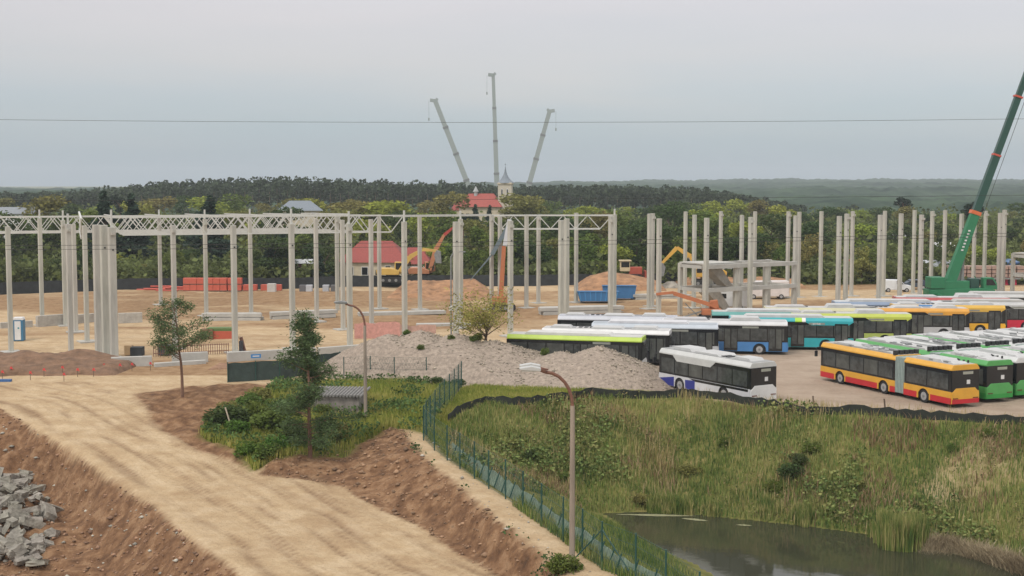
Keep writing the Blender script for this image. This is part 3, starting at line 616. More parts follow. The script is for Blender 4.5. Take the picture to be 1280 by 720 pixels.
# ------------------------------------------------------------------ buses
def wheel(parent, x, y, side, r=.49):
    m = MB(); a = (x, y, r); m.tube((x, y - .15, r), (x, y + .15, r), r, n=22); wo = m.build('wheel', rubber, parent, smooth=False, bevel=.03)
    ys = y + side * .152; rm = MB(); rm.tube((x, ys - side * .03, r), (x, ys + side * .02, r), r * .62, n=18); rm.build('rim', rimm, wo)
    MB().tube((x, ys, r), (x, ys + side * .06, r), r * .22, n=10).build('hub', steelg, wo)
def bus(label, corner, heading, L=11.2, artic=False, edge=(.7, .72, .72), low=(.7, .72, .72), skirt=None, deck=(.6, .61, .61), rear=None, flare='front', units='std', group='city buses parked in the yard', corner_is='rl', stripe=None, writing=None, unit=None, hgt=3.08, dark_low=False):
    hx, hy = math.cos(heading), math.sin(heading); W = 1.27
    cx = corner[0] + hx * L / 2; cy = corner[1] + hy * L / 2
    if corner_is == 'rl': cx += hy * W; cy += -hx * W
    elif corner_is == 'fr': cx = corner[0] - hx * L / 2 - hy * W; cy = corner[1] - hy * L / 2 + hx * W
    t_ = thing('city_bus', label, 'bus', (cx, cy, 0), heading, group)
    E = paint(edge); LO = paint(low); SK = paint(skirt or low); DK = paint(tuple(.72 * q for q in deck), .7); RE = paint(rear or low); UN = paint(tuple(.8 * q for q in (unit or (.56, .57, .57))), .6)
    f = L / 2; wf = f - 2.55; wr = -f + 2.9
    ax = [wf, wr] if not artic else [wf, wf - 5.4, wr]
    joint = None
    secs = [(-f, f)]
    if artic: j1 = ax[1] - 1.35; joint = (j1 - 1.0, j1); secs = [(-f, joint[0]), (joint[1], f)]
    for (s0, s1) in secs:
        MB().box(((s0 + s1) / 2, 0, .62), (s1 - s0 - .3, 2.2, .62)).build('underframe', blackp, t_)
        for sd in (1, -1):
            ya, yb = (W - .06) * sd, W * sd
            def panel(z0, z1, m, nmn):
                r_ = .60; pts_ = [(s0, z0)]
                for a_ in sorted([q for q in ax if s0 < q < s1]):
                    h0 = max(0, z0 - .46); w0 = math.sqrt(max(0, r_ * r_ - h0 * h0)) if h0 < r_ else 0
                    if w0 <= 0: continue
                    if z1 < .46 + r_:
                        h1 = z1 - .46
                    t0 = math.asin(min(1, h0 / r_)) if z0 > .46 else 0
                    st = math.pi - t0; n_ = 12
                    if z0 <= .46: pts_.append((a_ - r_, z0))
                    for k_ in range(n_ + 1):
                        th_ = st + (t0 - st) * k_ / n_; pts_.append((a_ + r_ * math.cos(th_), min(z1 - .0, .46 + r_ * math.sin(th_))))
                    if z0 <= .46: pts_.append((a_ + r_, z0))
                pts_.append((s1, z0)); pts_ += [(s1, z1), (s0, z1)]
                return pts_
            if skirt:
                zs = .74
                # red skirt split around the arches, upper colour rings the arch
                cuts = sorted([q for q in ax if s0 < q < s1]); xa = s0
                for a_ in cuts + [None]:
                    xb = (a_ - .74) if a_ is not None else s1
                    if xb > xa: MB().prism([(xa, .30), (xb, .30), (xb, zs), (xa, zs)], min(ya, yb), max(ya, yb)).build('skirt_panel', SK, t_)
                    if a_ is not None:
                        for s_ in (-1, 1):
                            xx = sorted((a_ + s_ * .60, a_ + s_ * .735)); MB().prism([(xx[0], .30), (xx[1], .30), (xx[1], zs), (xx[0], zs)], min(ya, yb), max(ya, yb)).build('arch_trim', LO, t_)
                        xa = a_ + .74
                m = MB(); m.prism(panel(zs + .003, 1.18, LO, 'x'), min(ya, yb), max(ya, yb)); m.build('side_panel', LO, t_)
            else:
                m = MB(); m.prism(panel(.30, 1.18, LO, 'x'), min(ya, yb), max(ya, yb)); m.build('side_panel', LO, t_)
            # window panes
            nwin = max(2, int((s1 - s0 - .6) / 1.55)); ww = (s1 - s0 - .5) / nwin
            for k_ in range(nwin):
                xx = s0 + .25 + ww * (k_ + .5)
                MB().box((xx, sd * (W - .012), 1.88), (ww - .12, .03, 1.1)).build('window_pane', pane_m if random.random() < .72 else pale_pane, t_)
        MB().box(((s0 + s1) / 2, 0, 1.95), (s1 - s0 - .06, 2 * W - .05, 1.56)).build('window_band', glass, t_)
        MB().prism([(-W, 2.70), (-W, 2.80), (-W + .2, hgt), (W - .2, hgt), (W, 2.80), (W, 2.70)], s0, s1, 'x').build('roof_edge', E, t_, bevel=.02)
        MB().box(((s0 + s1) / 2, 0, hgt + .012), (s1 - s0 - .25, 2 * W - .62, .03)).build('roof_deck', DK, t_)
    if joint:
        m = MB(); n_ = 12; st = (joint[1] - joint[0]) / n_
        for k_ in range(n_): m.box((joint[0] + st * (k_ + .5), 0, 1.68), (st * .72, 2 * W - (.02 if k_ % 2 else .12), 2.68))
        m.build('bellows', mat('bellows', (.30, .37, .35), .85, var=.12), t_)
        fan = MB()
        for k_ in range(5):
            yy = -.95 + k_ * .48
            fan.tube((joint[1] + .35, yy, hgt), (joint[1] + .35, yy, hgt + .34), .2, n=12)
        fan.build('roof_fan', blackp, t_)
    # flare: edge colour dropping over the windows
    if flare:
        a_, b_ = {'front': (f - 3.9, f - .45), 'mid': (f - 6.2, f - 2.2), 'rear': (-f + .5, -f + 4)}[flare]
        for sd in (1, -1):
            y0_, y1_ = sorted((sd * (W - .02), sd * (W + .012))); MB().prism([(a_ - .6, 2.72), (b_ + .5, 2.72), (b_, 2.40 if flare != 'mid' else 2.28), (a_, 2.40 if flare != 'mid' else 2.28)], y0_, y1_).build('roof_flare', E, t_)
    # roof units
    def unit_(x0, x1, hh, y=.0, wy=1.5, m=UN):
        MB().prism([(x0, hgt + .02), (x1, hgt + .02), (x1 - .25, hgt + hh), (x0 + .25, hgt + hh)], y - wy / 2, y + wy / 2).build('roof_unit', m, t_, bevel=.03)
    if units == 'std': unit_(f - 3.4, f - 1.0, .26); unit_(-1.4, 1.6, .18, wy=1.7); unit_(-f + .6, -f + 2.6, .22, wy=1.3)
    elif units == 'two': unit_(.5, 3.4, .35, wy=1.7); unit_(-f + 1, -1.5, .2, wy=1.6, m=DK)
    elif units == 'long': unit_(-f + 1.4, f - 2.6, .24, wy=1.8)
    elif units == 'artic':
        unit_(f - 3.6, f - 1.2, .2); unit_(f - 5.4, f - 4.2, .1, wy=1.4); unit_(joint[0] - 3.6, joint[0] - .6, .22, wy=1.5); unit_(-f + .5, -f + 2.2, .12, wy=1.3)
        cl = MB()
        for k_ in range(6): cl.box((-f + .6 + .35 * k_, -.75 + .1 * (k_ % 3), hgt + .12), (.1, .1, .2))
        cl.build('roof_clutter', blackp, t_)
    if artic:
        rr_ = random.Random(label); ck = MB(); cg_ = MB()
        for k_ in range(26):
            xx = rr_.uniform(-f + .6, f - .8); yy = rr_.uniform(-.85, .85)
            if joint[0] - .3 < xx < joint[1] + .7: continue
            (ck if k_ % 2 else cg_).box((xx, yy, hgt + .09), (rr_.uniform(.15, .9), rr_.uniform(.1, .5), rr_.uniform(.08, .22)))
        for yy in (-.9, .9): cg_.bar((joint[1] + 1, yy, hgt + .08), (f - 1.2, yy, hgt + .08), .06)
        ck.build('roof_equipment', steelg, t_); cg_.build('roof_conduit', paint((.33, .34, .34), .6), t_)
    for xs_, w_ in ((-f * .55, .7), (f * .35, .7)):
        MB().box((xs_, 0, hgt + .05), (w_, .7, .07)).build('roof_hatch', paint((.24, .25, .26), .5), t_, bevel=.015)
    vt = MB()
    for k_ in range(3): vt.box((-f + 3.3 + .5 * k_, .2, hgt + .06), (.3, .8, .06))
    vt.build('roof_vent', blackp, t_)
    # front
    fm = MB(); fm.prism([(-W + .05, 1.18), (W - .05, 1.18), (W - .05, 2.72), (-W + .05, 2.72)], f - .03, f + .05, 'x'); fm.build('windscreen', glass, t_, bevel=.02)
    MB().prism([(-W + .03, .32), (W - .03, .32), (W - .03, 1.0), (W - .5, 1.2), (-W + .5, 1.2), (-W + .03, 1.0)], f - .04, f + .08, 'x').build('front_mask', LO if not dark_low else white, t_, bevel=.02)
    for sd in (1, -1):
        MB().box((f + .085, sd * .92, .72), (.03, .42, .2)).build('headlight', paint((.6, .62, .62), .2), t_)
        mr = MB(); mr.path([(f + .02, sd * 1.15, 2.72), (f + .38, sd * 1.38, 2.62), (f + .42, sd * 1.42, 2.35)], [.035, .035, .03], 6); mr.box((f + .42, sd * 1.42, 2.12), (.12, .22, .46)); mr.build('mirror', blackp, t_)
    MB().box((f + .06, 0, 2.56), (.03, 1.5, .22)).build('destination_display', paint((.05, .05, .045), .3), t_)
    # rear
    MB().box((-f, 0, 1.95), (.08, 2 * W - .1, 1.5)).build('rear_window', glass, t_, bevel=.02)
    MB().prism([(-W + .04, .32), (W - .04, .32), (W - .04, 1.08), (W - .42, 1.42), (-W + .42, 1.42), (-W + .04, 1.08)], -f - .07, -f + .03, 'x').build('rear_panel', RE, t_, bevel=.02)
    if skirt: MB().box((-f - .075, 0, .48), (.02, 2 * W - .12, .32)).build('rear_bumper', SK, t_)
    for sd in (1, -1):
        lm = MB()
        for k_ in range(4): lm.tube((-f - .07, sd * (.72 + .12 * k_), .70), (-f - .10, sd * (.72 + .12 * k_), .70), .045, n=8)
        lm.build('rear_light', paint((.12, .015, .012), .3), t_)
    MB().box((-f - .045, -.2, 2.5), (.02, .9, .2)).build('rear_display', paint((.30, .31, .26), .5), t_)
    MB().box((-f - .045, -.25, 1.85), (.02, .3, .3)).build('paper_sheet', white, t_)
    for a_ in ax:
        for sd in (1, -1): wheel(t_, a_, sd * (W - .2), sd)
    # doors on the right side (-y)
    drs = [f - 1.1, f - 5.2] + ([f - 11.9, ] if artic else [])
    for xd in drs:
        if xd - .7 < -f: continue
        d_ = MB().box((xd, -W - .004, 1.45), (1.25, .04, 2.2)).build('door', glass, t_)
        for s_ in (-1, 1): MB().box((xd + s_ * .31, -W - .03, 1.5), (.5, .02, 1.8)).build('door_pane', pale_pane if random.random() < .5 else pane_m, d_)
    MB().box((f - 3.4, -W - .012, 2.55), (1.5, .02, .18)).build('side_display', paint((.22, .23, .2), .5), t_)
    if stripe:
        for (xa, xb, c_) in stripe:
            for sd in (1, -1):
                MB().prism([(sd * (W + .014), 2.70), (sd * (W + .014), 2.80), (sd * (W - .19), hgt + .01), (sd * (W - .25), hgt + .01), (sd * (W - .05), 2.70)], xa, xb, 'x').build('roof_stripe', paint(c_), t_)
    if writing:
        txt, xx, zz, sz, colr = writing
        for sd in (-1,):
            cu = bpy.data.curves.new('lettering', 'FONT'); cu.body = txt; cu.size = sz; cu.extrude = .004; ob = bpy.data.objects.new('tmp', cu); COL.objects.link(ob)
            dg = bpy.context.evaluated_depsgraph_get(); me = bpy.data.meshes.new_from_object(ob.evaluated_get(dg)); bpy.data.objects.remove(ob)
            me.materials.clear(); me.materials.append(paint(colr)); ob = bpy.data.objects.new('lettering', me); COL.objects.link(ob); ob.parent = t_
            ob.location = (xx, -W - .02, zz); ob.rotation_euler = (math.pi / 2, 0, 0)
    return t_
YEL = (.62, .33, .04); RED = (.46, .02, .03); GRN = (.08, .32, .09); DGRN = (.03, .26, .05); LIME = (.36, .50, .05); TEAL = (.03, .33, .37); BLU = (.06, .19, .42); SIL = (.42, .47, .52); WH = (.56, .57, .57); ORG = (.60, .30, .05)
hd = R(113)
c0 = G(1188, 511)
bus('yellow and red articulated bus with grey bellows, nearest in the right hand row', (c0.x, c0.y), hd, 15.4, True, edge=YEL, low=YEL, skirt=RED, deck=(.5, .5, .49), rear=YEL, flare=None, units='artic', group='articulated buses parked side by side')
pr = Vector((math.sin(hd), -math.cos(hd)))
rowc = [('green articulated bus with dark rear window, right beside the yellow and red bus', GRN, GRN, GRN, (.58, .59, .58)), ('white and green articulated bus, third in the right hand row counting from the yellow one', WH, GRN, GRN, (.6, .61, .61)), ('white roofed articulated bus with orange roof edge, fourth in the right hand row', GRN, GRN, GRN, (.64, .64, .64)), ('pale roofed articulated bus, fifth in the right hand row', WH, WH, GRN, (.6, .6, .6)), ('pale grey articulated bus, sixth in the right hand row', (.58, .6, .6), WH, WH, (.66, .66, .66)), ('white articulated bus with silver roof, seventh in the right hand row', WH, WH, WH, (.55, .57, .58)), ('white articulated bus, eighth and farthest in the right hand row', WH, WH, GRN, (.62, .62, .62))]
for k_, (lab, e_, l_, r_, dk_) in enumerate(rowc):
    q = c0.xy + pr * (3.25 * k_ + 3.95) + Vector((hx_ := math.cos(hd), math.sin(hd))) * (.9 + (.5 * (k_ % 2)) + (.9 if k_ >= 2 else 0))
    bus(lab, (q.x, q.y), hd, 15.4, True, edge=e_, low=l_, skirt=DGRN if l_ == GRN else None, deck=dk_, rear=r_, flare=None, units='artic', unit=(.58, .59, .59), group='articulated buses parked side by side')
# short buses parked right behind the right hand row
wb = G(937, 507.5)
wbus = bus('white bus with blue patch and pale grey roof, standing alone by the black silt fence', (wb.x, wb.y), R(121.5), 10.6, edge=(.50, .51, .50), low=(.52, .53, .55), deck=(.40, .41, .41), rear=(.62, .63, .63), flare='mid', units='std', stripe=None, group='')
for x0_, x1_ in ((3.42, 5.2), (.9, 2.05)):
    for sd in (1, -1): MB().prism([(x0_, .32), (x1_, .32), (x1_, .78 if x0_ > 2 else .98), (x0_, 1.05)], *sorted((sd * 1.262, sd * 1.282))).build('blue_patch', paint((.025, .035, .22)), wbus)
for sd in (1, -1): MB().prism([(-5.1, .98), (.9, .98), (1.6, 1.16), (-5.1, 1.16)], *sorted((sd * 1.262, sd * 1.28))).build('lower_glazing', glass, wbus)
# row along the back, heading right
def back(label, fx_, fy_, hdg, L=11.3, **k):
    p = G(fx_, fy_); return bus(label, (p.x, p.y), hdg, L, corner_is='fr', group='buses parked in the back row', **k)
back('black bus with lime green roof edge, half hidden by the gravel pile', 802, 468.5, R(-14), 11.6, edge=LIME, low=(.03, .032, .035), deck=(.62, .62, .6), flare=None, units='long', unit=(.66, .66, .64), dark_low=True)
back('dark bus with white roof end, just behind the lime edged bus', 836, 458, R(-12), 11.3, edge=(.62, .63, .63), low=(.03, .03, .035), deck=(.62, .62, .62), flare=None, units='std')
back('silver roofed bus with a blue patch, behind the white bus', 897, 449, R(-9), 11.5, edge=SIL, low=(.40, .42, .44), deck=(.45, .5, .55), flare=None, units='long', unit=(.66, .67, .7), skirt=(.04, .12, .38))
back('light blue bus with pale roof and dark window band', 984, 444, R(-8), 11.6, edge=(.55, .56, .57), low=BLU, deck=(.58, .58, .59), flare=None, units='two')
back('teal bus with white roof strips and lettering above its windows', 1066, 438.5, R(-6), 11.6, edge=TEAL, low=TEAL, deck=(.60, .62, .62), flare='front', units='long', stripe=[(1.0, 1.35, (.7, .7, .7)), (.35, 1.0, (.35, .6, .05))], writing=('arriva', 2.0, 2.46, .32, (.7, .7, .7)))
back('dark bus with yellow-green front roof flare, behind the teal bus', 1139, 432, R(-5), 11.6, edge=(.42, .48, .08), low=(.34, .42, .1), deck=(.6, .6, .58), flare='front', units='two')
back('long grey sided bus with orange roof edge', 1211, 423.5, R(-4), 12.5, edge=ORG, low=(.42, .43, .44), deck=(.62, .6, .58), flare='front', units='std')
back('dark bus with yellow roof flare and yellow wheel arches', 1256, 418.5, R(-4), 11.5, edge=(.58, .36, .06), low=(.70, .38, .03), deck=(.6, .6, .6), flare='front', units='std', stripe=[(-3.2, -1.0, BLU)])
back('white and crimson bus at the right edge of the photo', 1313, 414, R(-4), 11.5, edge=(.45, .46, .46), low=(.5, .02, .05), deck=(.5, .5, .49), flare='front', units='long', unit=(.5, .5, .48))
back('pale lavender roofed bus farther back, left of the silver roofed bus', 846, 437, R(-8), 11.5, edge=(.46, .48, .52), low=(.4, .4, .42), deck=(.52, .54, .6), flare=None, units='std')
back('bus with turquoise roof edge, behind the light blue bus', 1036, 430, R(-6), 11.5, edge=(.10, .30, .28), low=(.3, .3, .3), deck=(.58, .58, .56), flare=None, units='long')
back('bus with pale yellow roof line, behind the teal bus', 1098, 423, R(-5), 11.5, edge=(.52, .50, .32), low=(.3, .3, .3), deck=(.6, .6, .6), flare=None, units='two')
back('bus with white roof units and blue roof edge, behind the orange roofed bus', 1196, 414, R(-4), 13, edge=(.20, .26, .36), low=(.3, .3, .3), deck=(.62, .66, .68), flare=None, units='long')
back('bus with red roof stripe, behind the yellow flared bus', 1262, 407, R(-4), 12.5, edge=(.38, .07, .07), low=(.3, .3, .3), deck=(.6, .62, .62), flare=None, units='two')
back('grey roofed bus in the farthest line, right edge of the photo', 1332, 402, R(-4), 12, edge=(.46, .47, .46), low=(.3, .3, .3), deck=(.50, .51, .5), flare=None, units='long', unit=(.52, .52, .5))

# ------------------------------------------------------------------ vegetation builders
def quads(C, S, seed, up=.3, asp=.6):
    r = np.random.default_rng(seed); n = len(C)
    a = r.normal(size=(n, 3)); a[:, 2] *= .6; a /= np.linalg.norm(a, axis=1)[:, None] + 1e-9
    b = r.normal(size=(n, 3)); b[:, 2] += up; b -= (b * a).sum(1)[:, None] * a; b /= np.linalg.norm(b, axis=1)[:, None] + 1e-9
    S = S[:, None]; a = a * S; b = b * S * asp
    V = np.stack([C - a, C - b, C + a, C + b], 1).reshape(-1, 3)
    return V, np.arange(n * 4).reshape(n, 4)
def crown_points(blobs_, n, seed, shell=.55):
    r = np.random.default_rng(seed); out = []; vol = np.array([b[3] * b[4] for b in blobs_]) ** 1.0; vol = vol / vol.sum()
    for b, f in zip(blobs_, vol):
        k = int(n * f) + 1; d = r.normal(size=(k, 3)); d /= np.linalg.norm(d, axis=1)[:, None]; rad = (shell + (1 - shell) * r.random(k)) ** .8 * (1 + r.normal(size=k) * .12)
        out.append(np.array(b[:3]) + d * rad[:, None] * np.array([b[3], b[3], b[4]]))
    return np.concatenate(out)
def make_tree(name, cat, label, h, w_, kind, leaf, brk, seed, nleaf=1500, ls=.3, group=None, trunk_h=None):
    r = random.Random(seed); t_ = thing(name, label, cat, (0, 0, -500), 0, group); bl = []
    th_ = trunk_h if trunk_h is not None else h * .3
    if kind == 'round':
        for k in range(14):
            a = r.uniform(0, 6.3); zz = r.uniform(.25, .88); rr = w_ * .5 * math.sqrt(max(.05, 1 - ((zz - .5) / .55) ** 2)); q = r.uniform(.25, .75)
            bl.append((math.cos(a) * rr * q, math.sin(a) * rr * q, h * zz, w_ * r.uniform(.16, .27), h * r.uniform(.09, .15)))
    elif kind == 'spruce':
        for k in range(22):
            q = k / 21; a = r.uniform(0, 6.3); rr = w_ * .5 * (1 - q) * .75 + .1; bl.append((math.cos(a) * rr * .5, math.sin(a) * rr * .5, h * (.12 + .86 * q), rr * .75 + .15, h * .045))
    elif kind == 'pine':
        for k in range(11):
            a = r.uniform(0, 6.3); zz = r.uniform(.6, .95); q = r.uniform(.1, .8) * w_ * .4
            bl.append((math.cos(a) * q, math.sin(a) * q, h * zz, w_ * r.uniform(.14, .25), h * r.uniform(.035, .06)))
    elif kind == 'bush':
        for k in range(9):
            a = r.uniform(0, 6.3); q = r.uniform(0, .35) * w_; bl.append((math.cos(a) * q, math.sin(a) * q, h * r.uniform(.3, .75), w_ * r.uniform(.18, .28), h * r.uniform(.2, .3)))
    elif kind == 'poplar':
        for k in range(14):
            a = r.uniform(0, 6.3); q = r.uniform(0, .2) * w_; bl.append((math.cos(a) * q, math.sin(a) * q, h * r.uniform(.2, .93), w_ * r.uniform(.22, .34), h * r.uniform(.07, .12)))
    C = crown_points(bl, nleaf, seed); S = np.random.default_rng(seed).uniform(.6, 1.3, len(C)) * ls
    V, Fq = quads(C, S, seed); crown = mesh_np('crown', V, Fq, leaf, t_)
    tr = MB(); top = h * (.9 if kind in ('pine', 'spruce') else .62)
    tr.path([(0, 0, -.4), (.04 * h * .3, 0, top * .5), (0, .03 * h * .3, top)], [h * .022, h * .016, h * .006], 7)
    for b in bl[:9]:
        if kind != 'spruce': tr.tube((0, 0, min(top * .9, b[2] * .72)), (b[0], b[1], b[2]), h * .008, h * .003, 5)
    tr.build('trunk', brk, t_)
    return t_
PX = []   # trees: (proto, kind text)
protos = {
 'dark': [make_tree('tree', 'tree', '', 10, 8, 'round', L_dark, bark, 11 + i, 2200, .30) for i in range(2)],
 'mid': [make_tree('tree', 'tree', '', 10, 8, 'round', L_mid, bark, 21 + i, 2200, .30) for i in range(2)],
 'olive': [make_tree('tree', 'tree', '', 10, 7.5, 'round', L_olive, bark, 31 + i, 2000, .30) for i in range(2)],
 'yellow': [make_tree('tree', 'tree', '', 10, 8, 'round', L_yel, bark, 41 + i, 2000, .30) for i in range(2)],
 'spruce': [make_tree('spruce_tree', 'tree', '', 10, 5.5, 'spruce', L_blue, bark, 51, 2600, .26)],
 'poplar': [make_tree('tree', 'tree', '', 12, 4.5, 'poplar', L_mid, bark, 61, 1800, .30)],
 'pine': [make_tree('pine_tree', 'tree', '', 14, 6, 'pine', L_pine, barkp, 71 + i, 1300, .34) for i in range(2)],
 'autumn': [make_tree('tree', 'tree', '', 9, 6, 'round', L_ginkgo, bark, 81, 1700, .28)],
}
shr = {'green': make_tree('shrub', 'shrub', '', 2.2, 3.0, 'bush', L_mid, bark, 91, 1500, .13), 'dark': make_tree('shrub', 'shrub', '', 2.4, 3.2, 'bush', L_dark, bark, 92, 1500, .13),
       'olive': make_tree('shrub', 'shrub', '', 2.0, 3.2, 'bush', L_olive, bark, 93, 1500, .13), 'bright': make_tree('shrub', 'shrub', '', 1.6, 2.6, 'bush', leafm('leaf_fresh', (.10, .17, .03)), bark, 94, 1400, .11)}
index_kids()
used_proto = set()
def place(p, loc, rz, sc, label, group):
    if p.name not in used_proto:
        used_proto.add(p.name); p.location = loc; p.rotation_euler = (0, 0, rz); p.scale = sc; p['label'] = label; p['group'] = group; return p
    o = dup(p, loc, rz, sc, label); o['group'] = group; return o
wordk = {'dark': 'dark green leafy tree', 'mid': 'mid green leafy tree', 'olive': 'olive green leafy tree', 'yellow': 'yellow-green leafy tree', 'spruce': 'blue-green conical spruce', 'poplar': 'slender upright green tree', 'pine': 'tall dark pine with a bare trunk', 'autumn': 'small tree turning ochre yellow'}
H0 = {'dark': 10, 'mid': 10, 'olive': 10, 'yellow': 10, 'spruce': 10, 'poplar': 12, 'pine': 14, 'autumn': 9}
TR = []
# (photo x, top y, distance, kind, widening)
belt1 = []
r = random.Random(3)
def ytop(px):  # skyline of the belt just behind the site fence
    pts_ = [(-60, 300), (60, 318), (120, 315), (180, 318), (230, 308), (300, 306), (350, 300), (400, 300), (440, 312), (520, 300), (560, 292), (640, 285), (700, 290), (760, 292), (820, 285), (900, 285), (960, 290), (1000, 298), (1060, 305), (1100, 318), (1200, 312), (1290, 305)]
    for (a, b), (c, d) in zip(pts_[:-1], pts_[1:]):
        if a <= px <= c: return b + (d - b) * (px - a) / (c - a)
    return 305
bank1 = [('olive', 3), ('mid', 4), ('yellow', 3), ('dark', 4), ('autumn', 1), ('poplar', 1)]
def pick(bank): return r.choices([b[0] for b in bank], [b[1] for b in bank])[0]
px = -50
while px < 1330:
    TR.append((px, ytop(px) + r.uniform(-12, 14), r.uniform(218, 236), pick(bank1), 1.15, 'tree line behind the site fence')); px += r.uniform(17, 30)
px = -40
def ytop2(px):
    pts_ = [(-60, 268), (0, 268), (100, 262), (200, 262), (300, 262), (350, 262), (430, 262), (500, 258), (560, 262), (640, 262), (700, 258), (760, 262), (830, 255), (900, 258), (960, 262), (1040, 272), (1100, 276), (1200, 272), (1290, 268)]
    for (a, b), (c, d) in zip(pts_[:-1], pts_[1:]):
        if a <= px <= c: return b + (d - b) * (px - a) / (c - a)
    return 270
while px < 1330:
    TR.append((px, ytop2(px) + r.uniform(-5, 14), r.uniform(255, 300), pick([('dark', 5), ('mid', 4), ('olive', 3), ('yellow', 2), ('spruce', 2), ('pine', 1)]), 1.2, 'middle trees below the pine forest')); px += r.uniform(18, 32)
px = -30
while px < 1330:
    yt = 246 if px < 120 else 243 + (px > 650) * 3 + (px > 960) * 10
    TR.append((px, yt + r.uniform(-4, 12), r.uniform(380, 470), pick([('dark', 4), ('mid', 3), ('olive', 3), ('yellow', 3), ('pine', 2)]), 1.3, 'far leafy trees in front of the pine forest')); px += r.uniform(22, 38)
# singled out ones
for q in [(130, 240, 240, 'spruce', 1.3), (164, 243, 242, 'spruce', 1.6), (262, 246, 245, 'spruce', 1.7), (352, 292, 222, 'spruce', 1.8), (336, 300, 219, 'spruce', 1.7), (398, 312, 216, 'spruce', 1.7), (462, 246, 330, 'yellow', 1.5), (478, 244, 340, 'yellow', 1.5), (440, 248, 330, 'olive', 1.5), (565, 238, 350, 'olive', 1.2), (594, 255, 330, 'spruce', 1.1), (612, 257, 332, 'spruce', 1.0), (655, 240, 350, 'olive', 1.4), (668, 244, 340, 'olive', 1.3), (175, 247, 300, 'autumn', 1.2), (45, 240, 300, 'olive', 1.6), (1078, 305, 214, 'autumn', 1.0), (1215, 250, 330, 'pine', 1.3), (1130, 245, 420, 'pine', 1.3), (880, 255, 300, 'yellow', 1.4)]: TR.append((*q, 'single trees standing out of the tree line'))
TR.sort(key=lambda q: q[0]); cnt = {}
for (px, ty, Y, kd, wd, grp) in TR:
    if 568 < px < 648 and Y < 400 and Y > 245: ty = max(ty, 262 if kd != 'spruce' else 256)
    if 432 < px < 516 and Y < 238: continue
    if 560 < px < 655 and Y >= 378 and Y < 480: continue
    top = P(px, ty, Y); h = max(3.0, top.z); s = h / H0[kd]; p = r.choice(protos[kd])
    key = (grp, kd); cnt[key] = cnt.get(key, 0) + 1
    lab = f'{wordk[kd]}, {nth(cnt[key])} such from the left {"just behind the site fence" if "line behind" in grp else "in the middle band" if "middle" in grp else "in the far band" if "far" in grp else "among the taller ones"}'
    place(p, (top.x, Y, 0), r.uniform(0, 6.3), (s * wd * r.uniform(.85, 1.15), s * wd * r.uniform(.85, 1.15), s), lab, grp)
# undergrowth under the belts and pine forest on the ridge: masses nobody could count
def ridge(px):
    pts_ = [(-250, 240), (0, 240), (50, 239), (100, 236), (150, 232), (200, 226), (270, 223), (350, 220), (420, 223), (500, 225), (560, 227), (640, 231), (700, 230), (760, 230), (850, 233), (900, 237), (950, 245), (1000, 256), (1400, 262)]
    for (a, b), (c, d) in zip(pts_[:-1], pts_[1:]):
        if a <= px <= c: return b + (d - b) * (px - a) / (c - a)
    return 262
Vs, Fs, TV = [], [], MB(); off = 0; rr = np.random.default_rng(5)
for row_, Y in enumerate((560, 572, 586, 602, 622)):
    px = -260 + row_ * 3
    while px < 1330:
        px += rr.uniform(6, 13); top = P(px, ridge(px) + rr.uniform(-1.5, 4) + (4 - row_) * 1.6, Y + rr.uniform(-5, 5)); h = top.z
        if h < 5.5 or (px > 1000 and rr.random() < .5): continue
        lo = .42 if row_ == 0 else .5; k = 90; d = rr.normal(size=(k, 3)); d /= np.linalg.norm(d, axis=1)[:, None]
        wx = rr.uniform(1.7, 3.2); tz = rr.random(k); wprof = np.sin(np.pi * (0.12 + .8 * (1 - tz))) ** .7
        C = np.stack([top.x + d[:, 0] * wx * wprof, top.y + d[:, 1] * wx * wprof, h * (lo + (1 - lo) * tz)], 1)
        V, Fq = quads(C, rr.uniform(.45, 1.0, k), int(px * 10) % 99999 + row_, .2, .7); Vs.append(V); Fs.append(Fq + off); off += len(V)
        if row_ < 2: TV.tube((top.x, top.y, 0), (top.x, top.y, h * .8), .26, .12, 5, False)
forest = mesh_np('pine_forest', np.concatenate(Vs), np.concatenate(Fs), leafm('far_pine_crowns', (.06, .075, .042), .55, .35, .05)); tag(forest, 'dark pine forest along the ridge, read as one mass', None, None, 'stuff')
tk = TV.build('pine_trunks', mat('far_trunks', (.16, .115, .085), .95, island=.3), forest)
# shrubs and undergrowth at the foot of the belts
Vs, Fs = [], []; off = 0
for (Ya, Yb, hh, n_, seed, xr) in ((213, 240, 3.6, 2600, 1, 130), (250, 330, 5, 2200, 2, 190), (330, 540, 6, 2600, 3, 330)):
    X = rr.uniform(-xr, xr, n_); Y = rr.uniform(Ya, Yb, n_)
    if seed == 1: m_ = ~((X > -30) & (X < -14) & (Y < 228)); X, Y = X[m_], Y[m_]
    for x_, y_ in zip(X, Y):
        k = 26; C = rr.normal(size=(k, 3)) * np.array([1.2, 1.0, .38 * hh * .5]) * (1 + seed * .2) + np.array([x_, y_, hh * rr.uniform(.18, .55)]); C[:, 2] = np.abs(C[:, 2])
        V, Fq = quads(C, rr.uniform(.25, .5, k) * (1 + seed * .25), int(x_ * 100) % 7777 + seed, .3, .7); Vs.append(V); Fs.append(Fq + off); off += len(V)
ug = mesh_np('undergrowth', np.concatenate(Vs), np.concatenate(Fs), leafm('undergrowth', (.12, .135, .045), .5, .45, .12)); tag(ug, 'tangled green undergrowth filling in under the trees', None, None, 'stuff')

